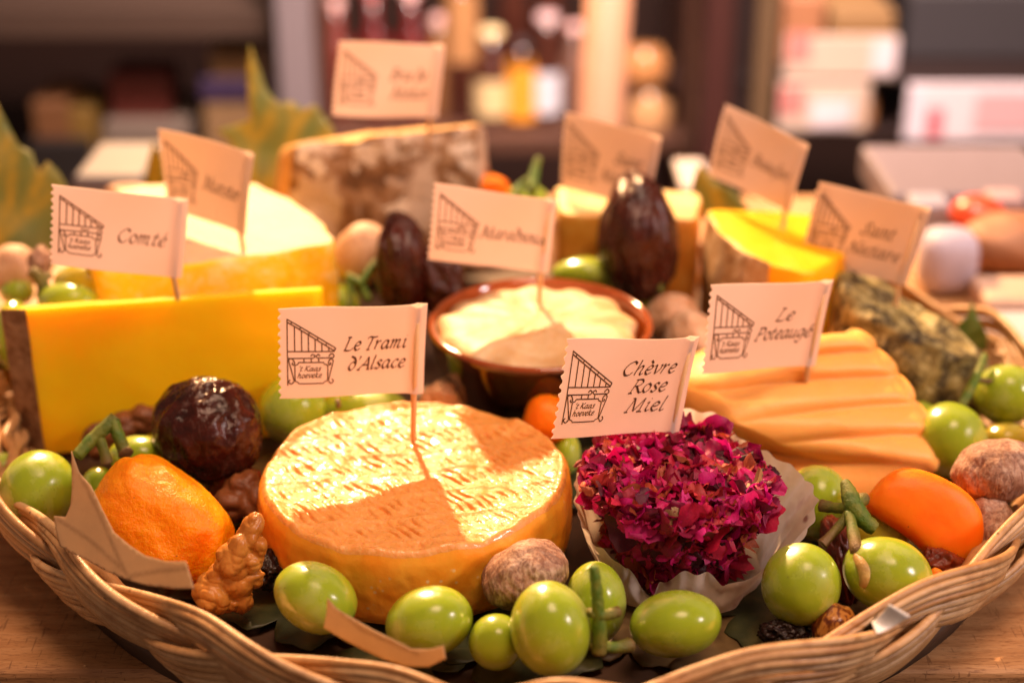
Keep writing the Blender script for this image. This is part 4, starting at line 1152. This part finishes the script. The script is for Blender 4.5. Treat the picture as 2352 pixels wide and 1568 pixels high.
def d_fig(v, sd):
    ph = math.atan2(v.z, v.x); e = max(0, 1 - v.y * v.y)
    return .10 * noise.noise(v * 1.5 + Vector((sd, 0, 0))) + e * (.010 * math.sin(ph * 31 + 7 * noise.noise(v * 2.3 + Vector((sd, 0, 0)))) + .03 * noise.noise(Vector((ph * 3.1, v.y * 1.2, sd)))) + .05 * noise.noise(v * 3.3 + Vector((sd, 0, 0)))
def d_apr(v, sd):
    return .12 * noise.noise(v * 1.4 + Vector((sd, 0, 0))) + .09 * noise.noise(v * 2.6 + Vector((sd, 0, 0))) + .05 * ridged(v, 1.7, sd) + .020 * ridged(v, 4.2, sd) + .010 * noise.noise(v * 9)
def d_aps(v, sd):
    return .08 * noise.noise(v * 1.3 + Vector((sd, 0, 0))) + .016 * noise.noise(v * 4 + Vector((sd, 0, 0)))
def d_rais(v, sd):
    return .16 * (ridged(v, 2.0, sd) - .5) + .06 * ridged(v, 5, sd)
DG, FG, AG, WG = 'dates', 'dried figs', 'dried apricots', 'walnut kernels'
lump('date', 478, 985, 128, 118, -25, 4.35, DATE, 'large dark glossy wrinkled date in front of the tall yellow slab', 'date', d_date, n=6, group=DG, shape=lambda q: Vector((q.x * (1 - .08 * q.y), q.y, q.z)))
lump('date', 1465, 545, 89, 148, 2, 6.0, DATE, 'tall upright dark date hiding part of a flag', 'date', d_date, group=DG, shape=lambda q: Vector((q.x * (1 - .12 * q.y), q.y, q.z)))
lump('date', 925, 610, 62, 120, 4, 5.6, DATE, 'upright dark date left of the brown pot', 'date', d_date, group=DG)
lump('date', 1005, 640, 60, 80, 20, 5.0, DATE, 'dark date lying against the back of the brown pot', 'date', d_date, group=DG)
lump('date', 1815, 645, 44, 26, 0, 5.6, DATE, 'small dark red dried fruit peeping over the flag of the ridged cheese', 'date', d_date, n=5)
lump('date', 1895, 745, 30, 70, 0, 3.6, DATE, 'dark fruit in shade between the ridged cheese flag and the mossy cheese', 'date', d_date, n=5)
lump('raisin', 625, 1308, 46, 42, 0, 2.3, RAISIN, 'black raisin beside the walnut kernel at the foot of the wheel', 'raisin', d_rais, n=5)
lump('raisin', 1800, 1452, 50, 26, 0, 1.9, RAISIN, 'dark raisin on the basket floor under the rounded grape', 'raisin', d_rais, n=5)
lump('apricot', 374, 1198, 172, 116, -40, 3.4, APR, 'large wrinkled shiny dried apricot behind the pale folded leaf', 'apricot', d_apr, d=1.5, n=6, group=AG, shape=lambda q: boxy(q))
lump('apricot', 2128, 1186, 146, 88, -36, 3.3, APS, 'smooth bright orange dried apricot at the right rim', 'apricot', d_aps, d=.8, n=6, group=AG, shape=lambda q: (lambda b: Vector((b.x, b.y * (1 + .10 * b.x) - .44 * b.x * b.x + .18, b.z)))(boxy(q)))
lump('apricot', 1262, 962, 62, 58, 20, 3.4, APS, 'orange dried apricot behind the petal cheese flag', 'apricot', d_aps, n=5, group=AG)
lump('apricot', 2148, 1345, 26, 42, 0, 2.4, APS, 'small orange fruit edge between the split grape and the rim', 'apricot', d_aps, n=5, group=AG)
lump('apricot', 1630, 862, 40, 22, 0, 4.3, APS, 'orange fruit sliver left of the ridged cheese top', 'apricot', d_aps, n=5, group=AG)
lump('dried_fruit', 2178, 1302, 62, 36, -25, 2.3, REDFR, 'dark red dried fruit under the smooth apricot', 'dried fruit', d_date, n=5)
lump('dried_fruit', 1930, 1300, 44, 110, 10, 1.9, REDFR, 'dark red dried fruit between the rounded grape and the split grape', 'dried fruit', d_date, n=5)
lump('dried_fruit', 545, 1125, 60, 60, 0, 2.4, REDFR, 'dark red dried fruit in the gap left of the orange wheel', 'dried fruit', d_date, n=5)
lump('hazelnut', 1912, 1432, 52, 44, 40, 2.3, NUT, 'shiny brown streaked nut at the right front rim', 'nut', d_aps, n=5)
lump('fig', 1206, 1318, 100, 76, 25, 3.35, FIG, 'striped brown dried fig leaning on the front of the orange wheel', 'fig', d_fig, n=6, group=FG)
lump('fig', 2288, 1082, 100, 74, 15, 4.0, FIG, 'big pale dusted fig at the right edge', 'fig', d_fig, n=6, group=FG)
lump('fig', 2270, 1218, 62, 80, 0, 2.6, FIG, 'brown fig beneath the big dusted fig at the right rim', 'fig', d_fig, n=6, group=FG)
lump('fig', 1545, 728, 62, 56, 0, 3.6, FIGP, 'pinkish dusty fig behind the right side of the pot', 'fig', d_fig, n=5, group=FG)
lump('fig', 1595, 790, 66, 76, 20, 3.2, FIGP, 'dusty fig left of the ridged cheese beside the pot', 'fig', d_fig, n=5, group=FG)
lump('fig', 833, 582, 66, 76, -40, 5.0, FIGP, 'smooth pinkish fig between the white wedge and the upright date', 'fig', d_aps, n=5, group=FG)
lump('fig', 1028, 912, 60, 42, 0, 3.0, FIGP, 'pale fig behind the wheel at the foot of the pot', 'fig', d_fig, n=5, group=FG)
lump('fig', 30, 620, 56, 60, 0, 5.6, FIGP, 'pinkish fig at the far left under the big autumn leaf', 'fig', d_aps, n=5, group=FG)
lump('fig', 92, 600, 26, 34, 0, 6.6, FIG, 'small pale fig above the dark stem at the far left', 'fig', d_fig, n=5, group=FG)
lump('apricot', 300, 440, 60, 20, 0, 6.8, FIGP, 'pinkish dried fruit behind the white topped wedge at the left', 'dried fruit', d_aps, n=5)
lump('apricot', 1120, 430, 50, 30, 0, 5.4, APS, 'orange dried fruit behind the pot flag, right of the mottled piece', 'apricot', d_aps, n=5, group=AG)
# walnuts
def walnut(blobs, label, mat, vox=.026, amp=.22):
    ms = []
    for px, py, ax, ay, rot, z, dd in blobs:
        c = gz(px, py, z); k = depth(c) / FPX; ms.append(axes(c, ax * k, ay * k, dd, R_(rot)))
    def dp(v, n): return amp * (1.5 * min(.38, abs(noise.noise(v * 1.25))) - .28) + .05 * (min(.3, abs(noise.noise(v * 2.8))) * 2 - .3)
    vs, fs = fuse(ms, vox, dp)
    return tag(mk('walnut', vs, fs, mat), label, 'walnut', WG)
walnut([(578,1212,20,40,-22,4.4,.30), (560,1248,30,42,-32,4.0,.42), (596,1258,20,22,0,3.9,.30), (535,1290,42,44,-35,3.5,.45), (578,1288,30,26,10,3.5,.4), (505,1330,50,34,15,2.9,.5), (572,1328,40,20,16,2.9,.4), (545,1345,60,24,14,2.7,.5), (490,1368,48,40,-15,2.5,.55), (545,1380,40,26,20,2.2,.5)], 'broken light brown walnut kernel beside the wrinkled apricot', WALN)
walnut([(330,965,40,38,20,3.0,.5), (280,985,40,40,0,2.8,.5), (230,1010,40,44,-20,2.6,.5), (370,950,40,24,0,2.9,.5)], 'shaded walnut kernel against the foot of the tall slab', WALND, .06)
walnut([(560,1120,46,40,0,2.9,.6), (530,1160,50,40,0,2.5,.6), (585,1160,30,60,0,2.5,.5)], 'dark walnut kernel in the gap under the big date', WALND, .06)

# white label curling out between grape and rim
o_ = [gz(2002,1428,2.9), gz(2040,1392,4.0), gz(2088,1412,3.7), gz(2070,1440,3.3), gz(2015,1455,2.7)]
WHITE = simple('white_label_paper', (.93, .93, .95), .3)
BLACK = simple('black_film', (.012, .014, .010), .3)
V = []; F = []
A, Bq, Cq, D = gz(2002,1428,4.35), gz(2014,1454,4.25), gz(2090,1414,4.75), gz(2042,1388,5.0)
NG = 12
for i in range(NG + 1):
    for j in range(NG + 1):
        a, b = i / NG, j / NG; p = (A * (1 - a) + D * a) * (1 - b) + (Bq * (1 - a) + Cq * a) * b
        V.append(p + UP * (.22 * math.sin(math.pi * a) * -.5) + FW * (.18 * math.sin(math.pi * a)))
for i in range(NG):
    for j in range(NG): F.append((i * (NG + 1) + j, i * (NG + 1) + j + 1, (i + 1) * (NG + 1) + j + 1, (i + 1) * (NG + 1) + j))
lab = mk('paper_label', V, F, WHITE); tag(lab, 'curled white scrap of label beside the split grape at the rim', 'label')
md = lab.modifiers.new('thickness', 'SOLIDIFY'); md.thickness = .03 * S
V = []; F = []
A, Bq, Cq, D = gz(1930,1458,2.8), gz(2000,1460,2.7), gz(2012,1432,3.9), gz(2038,1391,4.8)
for i in range(NG + 1):
    for j in range(NG + 1):
        a, b = i / NG, j / NG; p = (A * (1 - a) + D * a) * (1 - b) + (Bq * (1 - a) + Cq * a) * b
        V.append(p + FW * .25 + UP * (-.3 * math.sin(math.pi * a)))
dk = mk('backing', [q + FW * .06 for q in V], [(i * (NG + 1) + j, i * (NG + 1) + j + 1, (i + 1) * (NG + 1) + j + 1, (i + 1) * (NG + 1) + j) for i in range(NG) for j in range(NG)], BLACK, lab)

# ------------------------------------------------------------------ shop behind (out of focus)
def wx(px, y): # x and z of a pixel at distance y
    return gy(px, 0, y).x
def px_box(px0, px1, py0, py1, y0, dep, name, mat, label, cat, bev=.15, group=None, parent=None):
    a, b = gy(px0, py1, y0), gy(px1, py0, y0)
    mb = MB(); mb.box(a.x, b.x, y0, y0 + dep, a.z, b.z, bev)
    o = mb.build(name, mat, parent, smooth=False)
    return tag(o, label, cat, group) if parent is None else o
def cmat(name, c, rough=.55): return simple(name, c, rough)
WPOST = cmat('grey_white_paint', (.21, .17, .18)); TANW = cmat('warm_pole_wood', (.42, .20, .11)); REDW = cmat('red_brown_wood', (.045, .010, .007))
mb = MB(); a = gy(648, 300, 128); b = gy(711, 0, 128); mb.box(a.x, b.x, 128, 131, -90, 40, .2)
tag(mb.build('post', WPOST, smooth=False), 'pale grey post standing behind the tall autumn leaf', 'post')
mb = MB(); a0, a1 = gy(1378, 300, 112), gy(1398, 0, 112); dz = (a1 - a0)
mb.tube([a0 - dz * 8, a1 + dz * 2], 1.62, 20); tag(mb.build('pole', TANW), 'warm tan wooden pole behind the flag of the orange block', 'pole')
mb = MB(); a = gy(1600, 450, 124); b = gy(1690, 0, 124); mb.box(a.x, b.x, 124, 128, -90, 40, .2)
tag(mb.build('post', REDW, smooth=False), 'dark red brown post right of the tan pole', 'post')
# left shelving unit
def shelf(name, boards, mat, label, xs, ys):
    root = empty(name, ((xs[0] + xs[1]) / 2, ys[0], -90)); tag(root, label, 'shelf')
    for z0, z1 in boards:
        mb = MB(); mb.box(xs[0], xs[1], ys[0], ys[1], z0, z1, .1); mb.build('shelf_board', mat, root, smooth=False)
    for x in xs:
        mb = MB(); mb.box(x - .8, x + .8, ys[0] + .3, ys[1] - .3, -90, 14, .1); mb.build('upright', mat, root, smooth=False)
    return root
zt = lambda py, y: gy(1000, py, y).z
shelf('wall_shelf', [(zt(88, 132), zt(22, 132)), (zt(470, 132), zt(440, 132)), (-42, -40), (-66, -64)], GREYB, 'dark shelf unit with grey brown boards at the left', (-62, -20.5), (132, 160))
shelf('bottle_shelf', [(zt(352, 140), zt(312, 140)), (-44, -42), (-68, -66)], cmat('brown_board', (.085, .034, .019)), 'dark bottle shelf behind the mottled cheese', (wx(716, 140), wx(1600, 140)), (140, 160))
zs = zt(440, 132); PK = 'packets on the left shelf'
def on_shelf(px0, px1, py0, z0, y0, dep, name, mat, label, cat, group):
    a = gy(px0, py0, y0); b = gy(px1, py0, y0)
    mb = MB(); mb.box(a.x, b.x, y0, y0 + dep, z0, a.z, .2); return tag(mb.build(name, mat, smooth=False), label, cat, group)
on_shelf(235, 430, 285, zs, 134, 10, 'carton', cmat('grey_carton', (.16, .12, .095)), 'grey carton on the left shelf', 'box', PK)
on_shelf(70, 150, 235, zs, 134, 8, 'packet', cmat('orange_packet', (.15, .062, .022)), 'dull orange packet at the left end of the shelf', 'packet', PK)
on_shelf(150, 215, 250, zs, 135, 8, 'packet', cmat('ochre_packet', (.17, .095, .018)), 'ochre packet between the orange packet and the grey carton', 'packet', PK)
on_shelf(60, 205, 325, zs, 132.5, 1.3, 'packet', cmat('black_packet', (.012, .008, .007)), 'black packet in front of the ochre packet', 'packet', PK)
o_ = on_shelf(465, 615, 235, zs, 134, 9, 'canister', cmat('tan_canister', (.24, .14, .065)), 'tan canister with a navy band and pale lid on the left shelf', 'canister', PK)
px_box(462, 618, 182, 234, 133.8, 9.4, 'band', cmat('navy_band', (.035, .018, .055)), None, None, parent=o_)
px_box(485, 600, 112, 181, 134.4, 8, 'lid', cmat('tan_lid', (.30, .18, .085)), None, None, parent=o_)
on_shelf(245, 385, 170, gy(300, 284, 136).z + .0, 136, 5, 'packet', cmat('dark_red_packet', (.085, .012, .007)), 'dark red packet lying on the grey carton', 'packet', PK)
# bottles
BS = zt(312, 140)
def bottle(px, y, r, h, neck, col, lab, capc, label, lab_rng=(.12, .5), rough=.12):
    x = wx(px, y); root = empty('bottle', (x, y, BS)); tag(root, label, 'bottle', 'bottles on the shelf behind')
    prof = [(0, .02), (r * .95, .02), (r, .3), (r, h * .55), (r * .85, h * .64), (neck, h * .74), (neck, h * .96), (0, h * .96)]
    mb = MB(); mb.lathe(prof, (x, y, BS), 28); mb.build('glass_body', col, root)
    if lab:
        mb = MB(); mb.lathe([(r + .03, h * lab_rng[0]), (r + .03, h * lab_rng[1])], (x, y, BS), 28); mb.build('label_band', lab, root)
    mb = MB(); mb.lathe([(neck + .12, h * .94), (neck + .12, h), (neck * .6, h * 1.015), (0, h * 1.015)], (x, y, BS), 20); mb.build('cap', capc, root)
RED_G = Mat('red_glass', .1).set('Base Color', (.10, .010, .010)).m; BRN_G = Mat('brown_glass', .1).set('Base Color', (.055, .016, .010)).m
CAPP = Mat('pink_glint_cap', .3, Metallic=.2).set('Base Color', (.85, .50, .46)).m; CAPR = Mat('red_cap', .4).set('Base Color', (.38, .06, .05)).m  # pink cap colour brightened to stand for bright glints on the bottles
CRL = cmat('cream_label', (.70, .52, .26)); ORL = cmat('orange_label', (.85, .34, .03)); BLL = cmat('bluish_label', (.66, .66, .74)); TNL = cmat('tan_label', (.45, .22, .085))
y0 = 146
bottle(855, y0, 1.7, 12.2, .6, RED_G, None, CAPR, 'red bottle with red cap, leftmost of the row')
bottle(943, y0, 1.7, 12.2, .6, RED_G, None, CAPP, 'red bottle with pink cap behind the mottled piece flag')
bottle(1060, y0, 1.6, 13.5, .7, BRN_G, TNL, CAPP, 'brown bottle with long tan label', (.42, .9))
bottle(1128, y0 - 2, 1.75, 9.0, .9, BRN_G, CRL, cmat('cream_cap', (.85, .66, .34)), 'short brown bottle with cream label and cream cap')
bottle(1198, y0 - 2, 1.55, 8.0, .7, BRN_G, ORL, cmat('dark_cap', (.03, .012, .012)), 'brown bottle with bright orange label', (.08, .74))
bottle(1258, y0 - 2, 1.4, 10.4, .9, BRN_G, BLL, cmat('mauve_cap', (.62, .42, .42)), 'dark bottle with bluish white label and mauve cap')
bottle(1262, y0 + 6, 1.6, 15.2, .8, BRN_G, None, CAPR, 'tall dark bottle with red cap behind the bluish labelled one')
bottle(1180, y0 + 6, 1.6, 15.6, .8, BRN_G, None, cmat('navy_cap', (.05, .03, .05)), 'tall dark bottle behind the cream capped one')
for px, py0, py1, c, lb in ((1480, 110, 190, (.46, .20, .07), 'amber jar on the bottle shelf right of the tan pole'), (1488, 205, 312, (.52, .27, .12), 'wide tan jar below the amber jar right of the pole')):
    a, b = gy(px, py1, 143), gy(px, py0, 143); mb = MB(); h = b.z - a.z
    mb.lathe([(0, 0), (1.9, 0), (2.1, .3), (2.1, h * .75), (1.6, h * .85), (1.6, h), (0, h)], (a.x, 143, a.z), 28)
    tag(mb.build('jar', cmat('jar_glass', c, .25)), lb, 'jar', 'jars right of the tan pole')
mb = MB(); a = gy(1445, 198, 141.0); b = gy(1598, 192, 141.0); mb.box(a.x, b.x, 141, 150, a.z, b.z); tag(mb.build('small_shelf', DARKW, smooth=False), 'narrow dark shelf carrying the amber jar', 'shelf')
# price rails and goods at the right
RG = 'goods and price rails at the right'
PINKW = cmat('pinkish_white_card', (.74, .64, .68)); CREAMB = cmat('cream_card', (.60, .45, .36)); LILAC = cmat('lilac_white', (.74, .68, .78)); PINKR = cmat('pink_print', (.62, .22, .20)); HOT = cmat('hot_pink_print', (.66, .16, .20))
def rail(px0, px1, py0, py1, y, lb, m, tags):
    o = px_box(px0, px1, py0, py1, y, .6, 'price_rail', m, lb, 'price rail', .1, RG)
    for t0, t1, v0, v1, mt in tags: px_box(t0, t1, v0, v1, y - .12, .1, 'price_tag', mt, None, None, .0, parent=o)
rail(1800, 2065, 85, 180, 130, 'upper pinkish white price rail at the right', CREAMB, [(1810, 1865, 75, 140, PINKR), (2000, 2064, 92, 170, PINKW)])
rail(1785, 2000, 192, 300, 128, 'lower pinkish white price rail at the right', CREAMB, [(1790, 1850, 200, 262, PINKR), (1860, 1960, 232, 292, PINKW)])
rail(2075, 2420, 195, 325, 122, 'large pinkish white sign at the right edge', PINKW, [(2125, 2170, 250, 315, HOT), (2235, 2400, 215, 300, cmat('pale_pink_print', (.66, .40, .42))), (2085, 2118, 205, 320, LILAC)])
shelf('goods_shelf', [(zt(190, 131), zt(181, 131)), (zt(312, 131), zt(300, 131)), (-50, -48), (-70, -68)], cmat('dim_brown', (.022, .010, .009)), 'dark goods shelf at the right carrying price rails', (wx(1715, 131), 66), (131.2, 158))
for px0, px1, py0, y, c, lb in ((1800, 1900, -10, 135, (.40, .17, .08), 'orange tin on the upper right shelf'), (1910, 2060, 25, 135, (.30, .165, .065), 'ochre tin on the upper right shelf'), (2090, 2400, -20, 137, (.045, .04, .045), 'grey crate at the top right')):
    a = gy(px0, py0, y); b = gy(px1, py0, y); mb = MB(); z0 = zt(181, 131) + .02; mb.box(a.x, b.x, y, y + 10, z0, max(a.z, z0 + 2), .4)
    tag(mb.build('tin' if 'tin' in lb else 'crate', cmat('goods_' + lb.split()[0], c), smooth=False), lb, 'tin' if 'tin' in lb else 'crate', RG)
for px0, px1, py0, y, c, lb in ((1850, 1990, 200, 134, (.36, .19, .09), 'tan box between the two price rails'),):
    a = gy(px0, py0, y); b = gy(px1, py0, y); mb = MB(); z0 = zt(300, 131) + .02; mb.box(a.x, b.x, y, y + 10, z0, a.z, .3)
    tag(mb.build('carton', cmat('goods_tan', c), smooth=False), lb, 'box', RG)
# things on the table behind the basket
def on_table(px0, px1, py_top, y, dep, name, mat, label, cat, bev=.3):
    a = gy(px0, py_top, y); b = gy(px1, py_top, y); mb = MB(); mb.box(a.x, b.x, y, y + dep, .02, max(.3, a.z), bev); return tag(mb.build(name, mat, smooth=False), label, cat)
on_table(2050, 2460, 445, 74, 8, 'tray', cmat('grey_white_tray', (.15, .12, .14)), 'grey white tray on the table behind the mossy cheese', 'tray')
c = gy(2240, 520, 71); mb = MB(); iv, jf = ico(3); mb.add([Vector((c.x + v.x * 1.3, 71 + v.y * 1.2, 1.9 + v.z * .9)) for v in iv], jf); tag(mb.build('tomato', cmat('red_skin', (.62, .07, .025), .3)), 'blurred red tomato behind the leaning flag', 'tomato')
a = gy(2128, 600, 64.8); b = gy(2262, 600, 64.8)
mb = MB(); mb.box(a.x, b.x, 64.8, 67.2, .02, 3.0, .9); tag(mb.build('parcel', cmat('white_lilac_wrap', (.40, .36, .46)), smooth=True), 'white wrapped parcel with rounded corners behind the leaning flag', 'parcel')
V = []; iv, jf = ico(4)
c = gy(2335, 590, 68)
tag(mk('bread', [Vector((c.x + v.x * 2.6, 68.5 + v.y * 2.0, 1.4 + v.z * 1.4 + .2 * noise.noise(v * 2))) for v in iv], jf, cmat('bread_crust', (.30, .13, .06), .6)), 'brown loaf at the right edge behind the basket', 'bread')
on_table(2255, 2460, 800, 58, 4, 'paper_sheet', cmat('pale_paper', (.5, .45, .48)), 'pale paper packet on the table right of the basket', 'paper')
on_table(1565, 1640, 430, 79, 5, 'cup', cmat('cream_cup', (.40, .34, .30)), 'cream block between the tall date and the ochre leaf', 'packet')
on_table(165, 330, 405, 78, 6, 'tray', cmat('lilac_tray', (.07, .06, .07)), 'lilac grey tray on the table behind the left flag', 'tray')

on_table(2275, 2360, 455, 72.2, 1.6, 'packet', cmat('pale_pink_packet', (.34, .24, .25)), 'pale pink packet in front of the grey white tray', 'packet')
on_table(2100, 2190, 470, 72, 2, 'packet', cmat('cool_white_packet', (.26, .25, .30)), 'cool white packet in front of the tray behind the leaning flag', 'packet')
on_table(2270, 2420, 690, 62, 3, 'packet', cmat('peach_packet', (.50, .34, .26)), 'low peach packet on the table above the right edge grapes', 'packet')
mb = MB(); a = gy(1722, 330, 129); b = gy(1790, 0, 129); mb.box(a.x, b.x, 129, 130.6, -90, 40, .2)
tag(mb.build('post', cmat('olive_brown_paint', (.13, .075, .035)), smooth=False), 'olive brown post beside the price rails', 'post')
for px, y, h, r, c, lb in ((770, 147, 11, 1.5, (.16, .03, .022), 'dark red bottle nearest the pale grey post'), (1005, 147, 9.5, 1.4, (.22, .10, .04), 'amber bottle half behind the flag of the mottled piece'), (1320, 146, 9, 1.4, (.14, .07, .05), 'brown bottle against the tan pole')):
    bottle(px, y, r, h, .6, cmat('glass_' + lb.split()[0] + lb.split()[1], c, .15), None, CAPP, lb)
JG = 'small jars on the right shelf'
for k, (px, c) in enumerate(((1830, (.50, .16, .10)), (1880, (.60, .42, .20)), (1930, (.66, .55, .45)), (1980, (.45, .20, .08)))):
    a = gy(px, 268, 132.5); z0 = zt(300, 131) + .02; mb = MB()
    mb.lathe([(0, 0), (1.0, 0), (1.05, .2), (1.05, 2.2), (.8, 2.5), (.8, 3.0), (0, 3.0)], (a.x, 132.5, z0), 20)
    tag(mb.build('small_jar', cmat('jar_fill_%d' % k, c, .2)), ('reddish', 'ochre', 'pale', 'brown')[k] + ' small jar standing behind the lower price rail', 'jar', JG)
